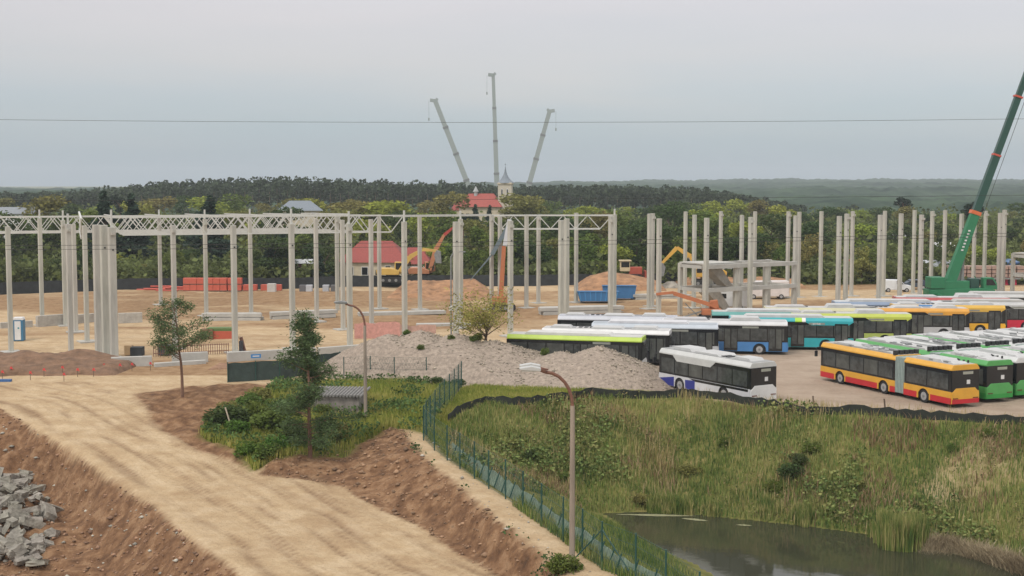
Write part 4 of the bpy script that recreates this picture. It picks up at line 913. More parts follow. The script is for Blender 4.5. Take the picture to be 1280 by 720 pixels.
# far wooded hills
def hillsheet(name, label, Ya, Yb, xa, xb, prof, amp, cell, col, seed):
    ys_ = np.geomspace(Ya, Yb, 150); xs_ = np.linspace(xa, xb, 520); X, Y = np.meshgrid(xs_, ys_)
    tt = (Y - Ya) / (Yb - Ya); PXc = 640 + X / Y * F
    Z = prof(PXc, tt) + fbm(X, Y, cell, 3, seed) * amp + np.random.default_rng(seed).uniform(-.5, .5, X.shape) * amp * .35
    nx_ = len(xs_); ii = np.arange(len(ys_) - 1)[:, None] * nx_ + np.arange(nx_ - 1)[None]; Fq = np.stack([ii, ii + 1, ii + nx_ + 1, ii + nx_], -1).reshape(-1, 4)
    o = mesh_np(name, np.stack([X.ravel(), Y.ravel(), Z.ravel()], 1), Fq, mat(name + '_canopy', col, .9, var=.6, var2=(.065, .105, .06), scale=.02, island=0, spec=.1)); tag(o, label, None, None, 'structure'); return o
# the forest on the ridge hides where the sheet begins
hillsheet('hills', 'low wooded hills fading into haze on the right horizon', 640, 3000, -1500, 1900, lambda p, q: 1 + 15.5 * q ** .8 + np.interp(p, [350, 560, 700, 900, 1000, 1300], [-19, -5, 1.0, 3.5, 4.5, 4.5]) * q ** 2, 12, 100, (.018, .05, .04), 5)

# ------------------------------------------------------------------ buildings
roofred = mat('red_roof_tiles', (.25, .055, .045), .75, var=.15, scale=3, bump=.2, bscale=12); plaster = mat('cream_plaster', (.50, .44, .33), .9, var=.12, scale=1.5)
roofgrey = mat('grey_roof', (.20, .22, .24), .7, var=.15, scale=2); slate = mat('slate', (.17, .20, .23), .6, var=.15, scale=3)
def hiproof(L, W_, z0, z1, ov=.5, ridge_=.5, gable=False):
    a, b = L / 2 + ov, W_ / 2 + ov; rx = L / 2 * (1 if gable else ridge_); m = MB()
    m.add([(-a, -b, z0), (a, -b, z0), (a, b, z0), (-a, b, z0), (-rx - (ov if gable else 0), 0, z1), (rx + (ov if gable else 0), 0, z1)], [(0, 1, 5, 4), (2, 3, 4, 5), (1, 2, 5), (3, 0, 4), (3, 2, 1, 0)]); return m
def house(name, label, loc, rz, L, W_, hw, hr, wall, roof, wins, gable=False, cat='house', z0=0):
    t_ = thing(name, label, cat, loc, rz); MB().box((0, 0, hw / 2 + z0 / 2), (L, W_, hw - z0)).build('wall', wall, t_)
    hiproof(L, W_, hw, hr, gable=gable).build('roof', roof, t_)
    for (x, z, w_, h_) in wins:
        f = MB().box((x, -W_ / 2 - .03, z), (w_, .1, h_)).build('window', white, t_); MB().box((x, -W_ / 2 - .09, z), (w_ - .18, .04, h_ - .18)).build('pane', glass, f)
    return t_
p = G(462, 352)
hs = house('house', 'single storey house with a big red hip roof behind the black site fence', (-22.3, 224, 0), R(-4), 10.5, 9, 3.1, 6.4, plaster, roofred, [(-3.6, 1.7, 1.1, 1.4), (-1.2, 1.7, 1.1, 1.4), (2.6, 1.6, 1.0, 2.0)])
hiproof(5.5, 5, 2.7, 5.3, .4, .4).build('roof_wing', roofred, hs).location = (6.2, .8, 0); MB().box((6.2, .8, 1.35), (5, 4.6, 2.7)).build('wing_wall', plaster, hs)
MB().box((7.2, -2.4, 2.1), (3.5, .3, .5)).build('fascia', white, hs)
house('shed', 'small dark red shed with a pale flat roof left of the red-roofed house', (-33.6, 222, 0), 0, 3.2, 3, 2.9, 3.5, mat('dark_red_wall', (.12, .04, .035), .8, var=.2), mat('pale_sheet_roof', (.45, .47, .48), .5, var=.1), [(.4, 1.6, .8, .8)], True, 'shed')
house('house', 'grey roofed house half hidden among the trees at the foot of the ridge', P(375, 268, 360).xy.to_3d(), R(8), 11, 8, 8.6, 11.2, plaster, slate, [(-3.5, 7.6, 1.2, 1.1), (0, 7.6, 1.2, 1.1), (3.5, 7.6, 1.2, 1.1)])
house('warehouse', 'long white flat building at the far left edge behind the trees', P(-4, 266, 300).xy.to_3d(), 0, 18, 8, 9.2, 10.6, paint((.7, .72, .72), .6), roofgrey, [], True, 'warehouse')
house('warehouse', 'long low grey roofed warehouse among the trees, right of the ochre tree', P(1092, 305, 330).xy.to_3d(), R(3), 19, 14, 0.8, 3.6, plaster, mat('blue_grey_sheet', (.26, .30, .34), .5, var=.1), [], True, 'warehouse')
house('house', 'pale house with a broken white roof between trees, behind the right hand columns', P(1138, 318, 300).xy.to_3d(), R(12), 10, 7, 2.6, 4.6, plaster, mat('white_sheet', (.5, .51, .5), .6, var=.3), [(-2, 1.5, 1, 1), (2, 1.5, 1, 1)], True)
house('shed', 'small white shed roof left of the green crane boom among the trees', P(1186, 312, 280).xy.to_3d(), R(-10), 7, 5, 2.6, 3.7, plaster, mat('pale_roof', (.48, .5, .5), .6, var=.2), [], True, 'shed')
# church
C0 = P(616, 262, 405); ch = thing('church', 'church with red roof and pale tower under a grey onion-curved spire', 'church', (C0.x, 405, 0), R(-6))
MB().box((-3.6, 0, 4.4), (12, 8, 8.8)).build('nave_wall', plaster, ch); hiproof(12.4, 8.4, 8.8, 12.7, .4, .6).build('nave_roof', mat('church_roof', (.30, .07, .055), .75, var=.15, scale=2), ch).location = (-3.4, -.2, .0)
MB().box((3.8, -.3, 8), (4.0, 4.0, 16.0)).build('tower', mat('tower_plaster', (.50, .46, .38), .9, var=.12, scale=2), ch)
MB().box((3.8, -.3, 15.6), (4.5, 4.5, .35)).build('cornice', plaster, ch)
for x in (3.0, 4.6):
    wdw = MB().prism([(x - .28, 11.6), (x + .28, 11.6), (x + .28, 13.9), (x, 14.3), (x - .28, 13.9)], -2.4, -2.28).build('belfry_window', white, ch); MB().prism([(x - .18, 11.7), (x + .18, 11.7), (x + .18, 13.8), (x, 14.1), (x - .18, 13.8)], -2.44, -2.41).build('louvre', blackp, wdw)
sp = MB(); prof = [(2.6, 14.6 + 1.2), (2.45, 16.0), (1.7, 16.6), (1.1, 17.3), (.6, 18.2), (.28, 19.2), (.08, 20.6)]
for (ra, za), (rb, zb) in zip(prof[:-1], prof[1:]): sp.tube((3.8, -.3, za), (3.8, -.3, zb), ra, rb, 12)
sp.build('spire', slate, ch)
cr = MB().box((3.8, -.3, 21.1), (.1, .1, 1.2)).box((3.8, -.3, 21.3), (.5, .1, .1)); cr.build('cross', slate, ch)
tu = MB().tube((-5.0, -.6, 11), (-5.0, -.6, 13.2), .55, n=8).tube((-5.0, -.6, 13.2), (-5.0, -.6, 13.5), .85, .8, 8).tube((-5.0, -.6, 13.5), (-5.0, -.6, 14.9), .75, .05, 8); tu.build('ridge_turret', mat('turret', (.36, .38, .38), .7), ch)
MB().box((-10.4, -1.2, 3.9), (2.6, 5, 7.8)).build('apse_wall', plaster, ch); hiproof(2.8, 5.2, 7.8, 10.6, .3, .3).build('apse_roof', roofred, ch).location = (-10.4, -1.2, 0)
# old low concrete building with corrugated roof in the weeds
g = onground(424, 512, -.4); ob = thing('ruined_shed', 'low grey concrete shed with a corrugated sheet roof sunk in the weeds', 'shed', (g.x, g.y, g.z - .75), R(-6))
MB().box((0, 0, .95), (3.4, 2.6, 1.9)).build('wall', mat('weathered_wall', (.21, .19, .17), .9, var=.35, scale=2), ob, bevel=.03); MB().box((-.5, -1.31, .8), (.5, .04, .55)).build('opening', blackp, ob)
cs = MB()
for k in range(17): cs.tube((-1.95 + k * .24, -1.6, 1.98), (-1.95 + k * .24, 1.5, 2.14), .09, n=6)
cs.build('corrugated_roof', mat('fibre_sheet', (.20, .195, .185), .8, var=.3, scale=4), ob)

# ------------------------------------------------------------------ fences
def sheetfence(name, label, pts_, h0, h1, m, posts=None, cat='fence', sag=.0, post_m=None, top_rail=False, pr=.03, spacing=2.5, grp=None):
    t_ = thing(name, label, cat, (0, 0, 0)); V = []; n = 0; m_ = MB(); P_ = []
    for a, b in zip(pts_[:-1], pts_[1:]):
        L = (Vector(b[:2]) - Vector(a[:2])).length; k = max(1, int(L / .5)); P_ += [Vector(a[:2]).lerp(Vector(b[:2]), i / k) for i in range(k)]
    P_.append(Vector(pts_[-1][:2])); prev = None
    for i, q in enumerate(P_):
        z = HZ(q.x, q.y); wz = random.uniform(-1, 1) * sag
        nn = (P_[min(i + 1, len(P_) - 1)] - P_[max(0, i - 1)]).normalized(); nn = Vector((-nn.y, nn.x)) * .015
        cur = [(q.x + nn.x * s, q.y + nn.y * s, z + e) for s, e in ((1, h0), (-1, h0), (-1, h1 + wz), (1, h1 + wz))]
        if prev: m_.add(prev + cur, [(0, 4, 5, 1), (1, 5, 6, 2), (2, 6, 7, 3), (3, 7, 4, 0)])
        prev = cur
    m_.build('screen', m, t_)
    return t_, P_
blk = [tuple(G(*q).xy) for q in [(-80, 372), (60, 366), (145, 363), (240, 362), (350, 362), (430, 359), (560, 358), (650, 358), (760, 356), (860, 353), (1000, 352)]]
sheetfence('site_fence', 'long black fabric fence along the back of the building site', blk, 0, 1.75, fabric, sag=.05)
gs = [tuple(onground(*q, 0).xy) for q in [(285, 478), (320, 476), (350, 474), (395, 467), (425, 463), (452, 458)]]
t_, _ = sheetfence('fabric_screen', 'dark green-black fabric screen below the pale foundation beam', gs, .02, 1.55, mat('screen_fabric', (.035, .055, .05), .9, var=.3, scale=1.2, bump=.4), sag=.04)
for q in gs[:5]: z = HZ(*q); MB().bar((q[0], q[1] - .06, z), (q[0], q[1] - .06, z + 1.65), .06).build('post', postg, t_)
gpx = [(560, 522), (565, 518), (575, 513.5), (585, 510), (607, 505), (640, 506), (680, 503), (710, 500), (740, 496), (790, 498), (830, 497), (865, 497), (905, 500), (960, 508), (1006, 516), (1060, 518), (1174, 524), (1280, 532), (1400, 542)]
silt = [tuple(G(a, b, .25).xy) for a, b in gpx]
t_, _ = sheetfence('silt_fence', 'low sagging black silt fence along the top of the pond slope', silt, -.05, .6, mat('silt_fabric', (.022, .026, .02), .9, var=.3), sag=.10)
for (a, b) in [(1018, 514), (1107, 519)]:
    q = G(a, b, .25); MB().bar((q.x, q.y, HZ(q.x, q.y)), (q.x - .12, q.y, HZ(q.x, q.y) + 1.1), .09).build('stake', bark, t_)
# green wire fence with posts, wires and a leaning fabric strip
posts_near = [(529.5, 549), (543, 562.7), (559, 575), (575, 585.6), (593, 598), (611, 610.7), (632, 623), (653.8, 639.8), (677, 657), (704, 676), (728, 692.7), (752.5, 711), (794.5, 728), (832, 748), (874, 772)]
posts_far = [(533, 543), (538, 536), (544, 528), (550, 520.5), (556, 513.5), (562, 507), (568, 500.5), (573, 495), (577, 490)]
gf = thing('wire_fence', 'green wire mesh fence with thin posts along the sandy strip above the pond', 'fence', (0, 0, 0))
def fence_run(lst, parent, h, hn=None, z=0):
    Q = [G(a, b, z) for a, b in lst]
    for q in Q: q.z = HZ(q.x, q.y)
    for q in Q: MB().tube(q - Vector((0, 0, .2)), q + Vector((0, 0, h)), .042, n=6).build('post', postg, parent)
    wv = MB()
    for a, b in zip(Q[:-1], Q[1:]):
        L = (b - a).length
        for k in range(5): wv.bar(a + Vector((0, 0, .1 + k * (h - .15) / 4)), b + Vector((0, 0, .1 + k * (h - .15) / 4)), .012)
        nn = int(L / .22)
        for k in range(nn):
            q = a.lerp(b, k / nn); q2 = a.lerp(b, min(1, (k + 4) / nn)); wv.bar(q + Vector((0, 0, .1)), q2 + Vector((0, 0, h - .1)), .0065); wv.bar(q + Vector((0, 0, h - .1)), q2 + Vector((0, 0, .1)), .0065)
    wv.build('wire_mesh', postg, parent); return Q
Q = fence_run(posts_near, gf, 2.05); gf2 = thing('wire_fence', 'dense green wire fence section running back toward the gravel pile', 'fence', (0, 0, 0)); fence_run([(529.5, 550)] + posts_far, gf2, 2.2)
bs = MB(); c_ = Q[11]
for d in ((-1.4, .9), (1.3, -1.4)): bs.tube((c_.x, c_.y, c_.z + 1.7), (c_.x + d[0], c_.y + d[1], c_.z - .1), .03, n=6)
bs.build('brace', postg, gf)
# leaning green fabric strip on short stakes behind the mesh
fs = thing('fabric_strip', 'pale green fabric strip leaning on short stakes behind the wire fence', 'fabric fence', (0, 0, 0)); m_ = MB(); prev = None; st_ = MB()
for i in range(1, len(Q) - 1):
    a, b = Q[i], Q[i + 1]; d = (b - a).normalized(); nn = Vector((d.y, -d.x, 0)); nn = nn if nn.x > 0 else -nn
    for k in range(4):
        q = a.lerp(b, k / 4) + nn * .75; z = HZ(q.x, q.y); hh = .62 + random.uniform(-.10, .08) - (.06 if k % 2 else 0)
        cur = [(q.x, q.y, z - .05), (q.x + .02, q.y + .02, z - .05), (q.x + nn.x * .35 + .02, q.y + nn.y * .35 + .02, z + hh), (q.x + nn.x * .35, q.y + nn.y * .35, z + hh)]
        if prev: m_.add(prev + cur, [(0, 4, 5, 1), (1, 5, 6, 2), (2, 6, 7, 3), (3, 7, 4, 0)])
        prev = cur
        if k % 2 == 0: MB().bar((q.x - .06, q.y - .06, z), (q.x + nn.x * .33 - .06, q.y + nn.y * .33 - .06, z + .85), .05).build('stake', postg, fs)
m_.build('fabric', greenfab, fs)
bf = thing('wire_fence', 'sparse dark wire fence with four posts in front of the gravel pile', 'fence', (0, 0, 0))
fence_run([(430, 478), (463, 477), (493, 479), (533, 480)], bf, 2.1)
# pink safety nets
for i, (a, b, h, lab, c_) in enumerate([((443, 424), (500, 423), 1.7, 'faded pink safety net standing on the sand left of the gravel pile', (.52, .27, .23)), ((500, 420), (545, 418), 1.1, 'second pink safety net piece right of a front row column', (.5, .32, .26)), ((706, 420), (736, 419), 2.0, 'salmon coloured net panel right of the yellowish tree', (.52, .34, .25))]):
    sheetfence('safety_net', lab, [tuple(G(*a).xy), tuple(G(*b).xy)], .05, h, mat('net', c_, .8, var=.2, scale=3), sag=.12, cat='safety net')
# ------------------------------------------------------------------ street lamps
def lamp(label, px, py, h, reach, side, nhead, m=woodp, g0=-.2):
    q = onground(px, py, g0); t_ = thing('street_lamp', label, 'street lamp', q)
    MB().path([(0, 0, -.3), (0, 0, h * .80)], [.13, .10], 10).build('pole', m, t_)
    arm = MB(); pts_ = [(0, 0, h * .80)] + [(side * reach * (1 - math.cos(a)), 0, h * .80 + h * .17 * math.sin(a)) for a in [i * math.pi / 12 for i in range(1, 7)]] + [(side * reach * 1.25, 0, h * .985)]
    arm.path(pts_, [.07] * len(pts_), 8); arm.build('arm', rust, t_)
    for k in range(nhead):
        yy = (k - (nhead - 1) / 2) * .9; e = pts_[-1]
        if nhead > 1: MB().bar((e[0] - side * .4, 0, e[2] - .02), (e[0], yy, e[2] + .02), .06).build('arm', rust, t_)
        hd_ = MB(); hd_.prism([(e[0] - side * .1, e[2] - .02), (e[0] + side * .75, e[2] + .02), (e[0] + side * .8, e[2] + .12), (e[0] + side * .3, e[2] + .2), (e[0] - side * .1, e[2] + .12)], yy - .17, yy + .17)
        hd_.build('lamp_head', steelg if nhead == 1 else paint((.42, .43, .42), .5), t_, bevel=.03)
        MB().prism([(e[0] + side * .1, e[2] - .05), (e[0] + side * .7, e[2] - .02), (e[0] + side * .66, e[2] + .03), (e[0] + side * .12, e[2] + .01)], yy - .13, yy + .13).build('lamp_glass', paint((.5, .5, .46), .2), t_)
    return t_
lamp('tall double headed street lamp with rusty arm beside the fenced sandy strip', 715, 703, 8.35, 1.15, -1, 2)
lamp('single headed street lamp with rusty curved arm on the weedy bank', 457, 525, 8.2, 1.05, -1, 1)
p = G(564, 421); t_ = thing('light_pole', 'slim pale grey light pole with a small box, left of the yellowish tree', 'light pole', p)
MB().path([(0, 0, 0), (0, 0, 8.3), (.25, 0, 8.7), (1.0, 0, 8.85)], [.09, .07, .06, .05], 8).build('pole', steelg, t_); MB().box((1.2, 0, 8.85), (.6, .25, .1)).build('lamp_head', steelg, t_); MB().box((0, -.12, 3.0), (.45, .2, .5)).build('box', offw, t_)
# small boxes & lights fixed between columns
# ------------------------------------------------------------------ overhead wires on poles
for i, X in enumerate((-74, 74)):
    t_ = thing('utility_pole', f'concrete utility pole outside the photo on the {"left" if X < 0 else "right"}', 'utility pole', (X, 60, -3)); MB().tube((0, 0, -1), (0, 0, 22.5), .22, .14, 10).build('pole', woodp, t_)
    for z in (16.05, 18.1, 21.75): MB().box((0, 0, z + .12), (.12, 1.6, .12)).build('crossarm', steelg, t_)
def wire(y_l, y_m, y_r, dy, label, r_=.008):
    Y = 60 + dy; zl, zm, zr = P(0, y_l, Y).z, P(640, y_m, Y).z, P(1280, y_r, Y).z; A_ = np.polyfit([-22.6, 0, 22.6], [zl, zm, zr], 2); m = MB(); xs_ = np.linspace(-74, 74, 30); pts_ = [(x, Y, float(np.polyval(A_, x))) for x in xs_]
    m.path(pts_, [r_] * 30, 5); tag(m.build('overhead_wire', wirem), label, 'wire')
wire(149.5, 153, 148.5, 0, 'single overhead wire crossing the sky above the crane booms')
wire(250.5, 249, 244, .6, 'overhead wire crossing the dark forest band', .008)
wire(307, 302, 291, -.6, 'upper wire of the pair crossing in front of the columns', .009)
wire(312, 307, 295, .0, 'lower wire of the pair crossing in front of the columns', .009)

# ------------------------------------------------------------------ machines
def tracks(t_, L, W_, gauge, m=None, z=0):
    for s in (-1, 1):
        mm = MB(); mm.prism([(-L / 2 + .3, z), (L / 2 - .3, z), (L / 2, z + .35), (L / 2 - .25, z + .8), (-L / 2 + .25, z + .8), (-L / 2, z + .35)], s * gauge / 2 - W_ / 2, s * gauge / 2 + W_ / 2)
        o = mm.build('track', rubber, t_, bevel=.06)
        for k in range(4): MB().tube((-L / 2 + .6 + k * (L - 1.2) / 3, s * (gauge / 2 + (W_ / 2 + .01)), z + .38), (-L / 2 + .6 + k * (L - 1.2) / 3, s * (gauge / 2 + W_ / 2 + .05), z + .38), .22, n=10).build('track_roller', steelg, o)
def excavator(label, loc, rz, col, arm, sc=1.0, stick_c=None, z=0):
    t_ = thing('excavator', label, 'excavator', loc, rz); t_.scale = (sc,) * 3; C_ = paint(col, .45); tracks(t_, 4.0, .55, 2.3)
    MB().box((0, 0, .95), (1.6, 1.5, .35)).build('turntable', blackp, t_)
    MB().prism([(-2.3, 1.15), (.9, 1.15), (.9, 1.7), (-.3, 2.1), (-2.1, 2.1), (-2.45, 1.8)], -1.25, 1.25).build('engine_housing', C_, t_, bevel=.06)
    MB().box((-2.25, 0, 1.5), (.55, 2.4, .8)).build('counterweight', blackp, t_, bevel=.08)
    cb = MB().prism([(.1, 1.2), (1.7, 1.2), (1.75, 2.1), (1.45, 2.95), (.15, 2.95)], .25, 1.25).build('cab', C_, t_, bevel=.05)
    MB().prism([(.3, 1.75), (1.55, 1.75), (1.6, 2.1), (1.35, 2.8), (.3, 2.8)], .22, 1.28).build('cab_glass', glass, cb)
    a, b, c = [Vector((q[0], -.1, q[1])) for q in arm]; root = Vector((.9, -.1, 1.6)); mid = root.lerp(a, .5) + Vector((-.2, 0, .5))
    bm_ = MB().bar(root, mid, .42, .55, .4, .7).bar(mid, a, .4, .7, .35, .4); bm_.build('boom', C_, t_)
    MB().bar(a, b, .3, .5, .28, .3).build('stick', paint(stick_c or col, .45), t_)
    bk = MB().prism([(b.x - .1, b.z + .1), (b.x + .5, b.z - .1), (c.x + .5, c.z), (c.x - .3, c.z + .05), (b.x - .45, b.z - .5)], -.6, .4); bk.build('bucket', steelg, t_)
    MB().tube(root + Vector((.5, .3, 0)), mid + Vector((.3, .3, -.1)), .07, n=6).build('hydraulic_ram', steelg, t_)
    return t_
YM = (.50, .33, .08)
excavator('yellow excavator standing on the dirt pile in front of the red-roofed house', (P(492, 352, 208).x, 208, P(492, 352, 208).z - .1), R(0), YM, [(4.3, 4.8), (6.4, 4.6), (6.5, 2.8)], 1.05)
excavator('orange-red excavator with a raised dark red arm behind the earth pile', (P(530, 350, 213).x, 213, .6), R(0), (.42, .18, .09), [(3.2, 7.2), (4.9, 8.6), (5.6, 7.6)], 1.0, (.35, .05, .04))
excavator('ochre yellow excavator with its arm bent down to the left, behind the middle columns', (P(884, 352, 206).x, 206, .4), R(180), (.55, .33, .06), [(4.0, 5.0), (6.0, 2.9), (6.1, 1.2)], 1.15)
# low orange machine with a long lowered arm
p = G(889, 402); t_ = thing('aerial_lift', 'orange tracked lift, long arm lowered to the left, before the white van', 'lift', (p.x, p.y, 0), R(180)); OR = paint((.40, .14, .06), .65)
tracks(t_, 3.0, .4, 1.8); MB().box((0, 0, 1.15), (2.2, 1.5, .7)).build('chassis', OR, t_, bevel=.05); MB().prism([(-.9, 1.5), (.2, 1.5), (.1, 2.4), (-.7, 2.5)], -.7, .1).build('engine_hood', OR, t_, bevel=.05)
MB().bar((.2, .3, 2.0), (4.4, .3, 3.3), .35, .45).bar((-.6, .3, 1.6), (.4, .3, 2.1), .3).build('lower_arm', OR, t_); MB().bar((4.4, .3, 3.4), (6.4, .3, 3.2), .25, .3).build('upper_arm', OR, t_); MB().bar((.4, -.2, 1.4), (3.2, -.2, .5), .16).bar((1.2, -.2, .3), (3, -.2, 2.1), .12).build('stabiliser', steelg, t_)
# bulldozer on the pile
p = P(787, 348, 212); t_ = thing('bulldozer', 'red and cream bulldozer parked on top of the earth pile', 'bulldozer', (p.x, 212, p.z - .1), R(0)); DR = paint((.35, .07, .04), .6); CM = paint((.5, .42, .26), .6)
tracks(t_, 3.6, .55, 2.2); MB().box((.9, 0, 1.35), (2.0, 1.5, 1.1)).build('hood', DR, t_, bevel=.05); cb = MB().box((-.75, 0, 2.0), (1.5, 1.6, 1.5)).build('cab', CM, t_, bevel=.05); MB().box((-.75, 0, 2.3), (1.25, 1.66, .8)).build('cab_glass', glass, cb); MB().box((-.75, 0, 2.9), (1.9, 1.9, .14)).build('cab_roof', CM, t_); MB().box((2.4, 0, .8), (.18, 3.0, 1.1)).build('blade', DR, t_); MB().bar((1.0, .9, .6), (2.4, .9, .6), .18).build('push_arm', DR, t_)
# tractor
p = G(1083, 352); t_ = thing('tractor', 'old red-brown tractor loader beside the ochre tree', 'tractor', (p.x, p.y, 0), R(180)); MB().box((.9, 0, 1.2), (1.8, .9, .8)).build('hood', DR, t_, bevel=.05); cb = MB().box((-.7, 0, 1.9), (1.4, 1.4, 1.6)).build('cab', CM, t_, bevel=.05); MB().box((-.7, 0, 2.2), (1.2, 1.46, .9)).build('cab_glass', glass, cb)
for (x, r_) in ((-.9, .85), (1.4, .5)):
    for s in (-1, 1): wo = MB().tube((x, s * .65, r_), (x, s * 1.0, r_), r_, n=16).build('wheel', rubber, t_); MB().tube((x, s * 1.0, r_), (x, s * 1.03, r_), r_ * .5, n=10).build('rim', CM, wo)
MB().bar((1.2, .5, 1.3), (3.0, .5, 3.6), .2).build('loader_arm', DR, t_)
# vans & cars
def vehicle(name, label, cat, loc, rz, prof, wprof, W_, col, axx, r_=.34, lights=True):
    t_ = thing(name, label, cat, loc, rz); C_ = paint(col, .3); MB().prism(prof, -W_ / 2, W_ / 2).build('body', C_, t_, bevel=.08)
    for w_ in wprof:
        for s in (-1, 1): MB().prism(w_, *sorted((s * (W_ / 2 - .02), s * (W_ / 2 + .012)))).build('side_window', glass, t_)
    xf = max(q[0] for q in prof)
    fr_ = sorted([q for q in prof if q[1] > .9 and q[0] > 0], key=lambda q: q[1])
    MB().bar((fr_[0][0] * .5 + fr_[1][0] * .5 - .05, 0, (fr_[0][1] + fr_[1][1]) / 2 + .1), (fr_[-1][0], 0, fr_[-1][1] - .12), W_ * .86, .06).build('windscreen', glass, t_)
    for x in axx:
        for s in (-1, 1): wo = MB().tube((x, s * (W_ / 2 - .2), r_), (x, s * (W_ / 2 + .02), r_), r_, n=16).build('wheel', rubber, t_); MB().tube((x, s * (W_ / 2 + .02), r_), (x, s * (W_ / 2 + .04), r_), r_ * .6, n=12).build('rim', rimm, wo)
    for s in (-1, 1): MB().box((xf - .03, s * W_ * .36, .75), (.08, .3, .16)).build('headlight', paint((.6, .6, .58), .2), t_); MB().box((min(q[0] for q in prof), s * W_ * .42, 1.0), (.05, .14, .3)).build('tail_light', paint((.3, .02, .02), .3), t_)
    return t_
vanp = [(-3.0, .35), (2.85, .35), (3.0, .8), (2.6, 1.15), (1.75, 1.95), (1.3, 2.45), (-2.95, 2.5), (-3.0, .5)]
vanw = [[(1.0, 1.35), (2.2, 1.35), (1.6, 1.98), (1.0, 2.05)], [(-.2, 1.4), (.8, 1.4), (.8, 2.0), (-.2, 2.0)]]
p = G(905, 386); vehicle('delivery_van', 'white panel van behind the precast frame, nose to the left', 'van', (p.x, p.y, 0), R(176), vanp, vanw, 2.0, (.68, .70, .70), (-1.9, 1.9))
p = G(968, 378); vehicle('delivery_van', 'white van with pinkish roof seen through the precast frame', 'van', (p.x, p.y + 6, 0), R(180), vanp, vanw[:1], 2.0, (.62, .58, .56), (-1.9, 1.9))
kp = [(-2.1, .35), (2.1, .35), (2.2, .8), (1.9, 1.0), (1.1, 1.15), (.4, 1.8), (-2.0, 1.85), (-2.15, .9)]
kw = [[(-.1, 1.2), (.9, 1.2), (.35, 1.7), (-.1, 1.72)]]
p = G(1120, 365); vehicle('small_van', 'small white delivery van in front of the green crane, between columns', 'van', (p.x, p.y, 0), R(-3), kp, kw, 1.7, (.66, .69, .72), (-1.3, 1.35), .32)
p = G(1144, 362); vehicle('parked_car', 'dark blue-grey car parked nose to tail beyond the small white van', 'car', (p.x, p.y + 1, 0), R(176), [(-2.1, .35), (2.1, .35), (2.15, .8), (1.2, .95), (.5, 1.45), (-1.3, 1.45), (-2.1, .9)], [[(-1.2, 1.0), (.9, 1.0), (.4, 1.35), (-1.1, 1.35)]], 1.7, (.05, .07, .10), (-1.3, 1.35), .32)
p = G(1166, 361); vehicle('parked_car', 'black car half hidden behind a column left of the green crane', 'car', (p.x, p.y + 1, 0), R(85), [(-2.1, .35), (2.1, .35), (2.15, .8), (1.2, .95), (.5, 1.45), (-1.3, 1.45), (-2.1, .9)], [[(-1.2, 1.0), (.9, 1.0), (.4, 1.35), (-1.1, 1.35)]], 1.7, (.02, .022, .025), (-1.3, 1.35), .32)
p = G(1122, 348); vehicle('pickup_truck', 'reddish truck with a white cab parked before the trees, above the small white van', 'truck', (p.x, p.y, 0), R(182), [(-2.8, .6), (2.6, .6), (2.7, 1.2), (1.9, 1.4), (1.5, 2.5), (-.3, 2.5), (-.4, 1.4), (-2.8, 1.4)], [[(.0, 1.5), (1.6, 1.5), (1.3, 2.3), (0, 2.3)]], 2.0, (.55, .38, .35), (-1.8, 1.7), .45)
def flatbed(label, px, py, L, load, lc, rz=0):
    p = G(px, py); t_ = thing('truck_trailer', label, 'trailer', (p.x, p.y, 0), rz); MB().box((0, 0, 1.05), (L, 2.4, .25)).build('bed', steelg, t_)
    for x in (-L * .35, -L * .22, L * .3):
        for s in (-1, 1): MB().tube((x, s * .9, .48), (x, s * 1.15, .48), .48, n=14).build('wheel', rubber, t_)
    if load == 'tank': MB().tube((-L / 2 + .2, 0, 2.2), (L / 2 - .6, 0, 2.2), 1.1, n=18).build('tank', paint(lc, .4), t_, bevel=.1)
    else:
        m = MB()
        for k in range(int(L / 1.3)):
            for z in range(3): m.box((-L / 2 + .7 + k * 1.3, random.uniform(-.1, .1), 1.5 + z * .62), (1.1, 2.1, .52))
        m.build('stacked_load', paint(lc, .8), t_)
    return t_
flatbed('grey tank trailer seen between columns left of the green crane', 1176, 350, 6.5, 'tank', (.42, .45, .48))
flatbed('long trailer loaded with brown and cream stacks behind the green crane', 1232, 356, 12, 'load', (.32, .22, .18))
flatbed('trailer with rusty red load on the earth bank behind the precast frame', 965, 346, 7, 'load', (.40, .15, .08))
flatbed('truck with pale load behind the precast frame left part', 912, 352, 7, 'load', (.58, .6, .6))
# blue cabin / tank at right
p = G(1262, 352); t_ = thing('blue_silo', 'blue rounded tank with a domed top near the right edge', 'tank', (p.x, p.y, 0)); MB().tube((0, 0, .3), (0, 0, 3.2), 1.5, n=20).build('tank_body', paint((.05, .10, .24), .4), t_); MB().tube((0, 0, 3.2), (0, 0, 3.7), 1.5, .5, 20).build('dome', paint((.10, .17, .3), .4), t_); MB().box((0, -1.3, .15), (2.4, .4, .3)).build('stand', steelg, t_)
p = G(1262, 356); q = MB().prism([(-.9, 0), (.9, 0), (.8, .9), (.3, 1.3), (-.8, 1.3)], -.7, .7).build('tarp_bundle', paint((.5, .03, .08), .8), None, bevel=.05, loc=(p.x, p.y, 0)); tag(q, 'crimson covered bundle in front of the blue tank', 'bundle')
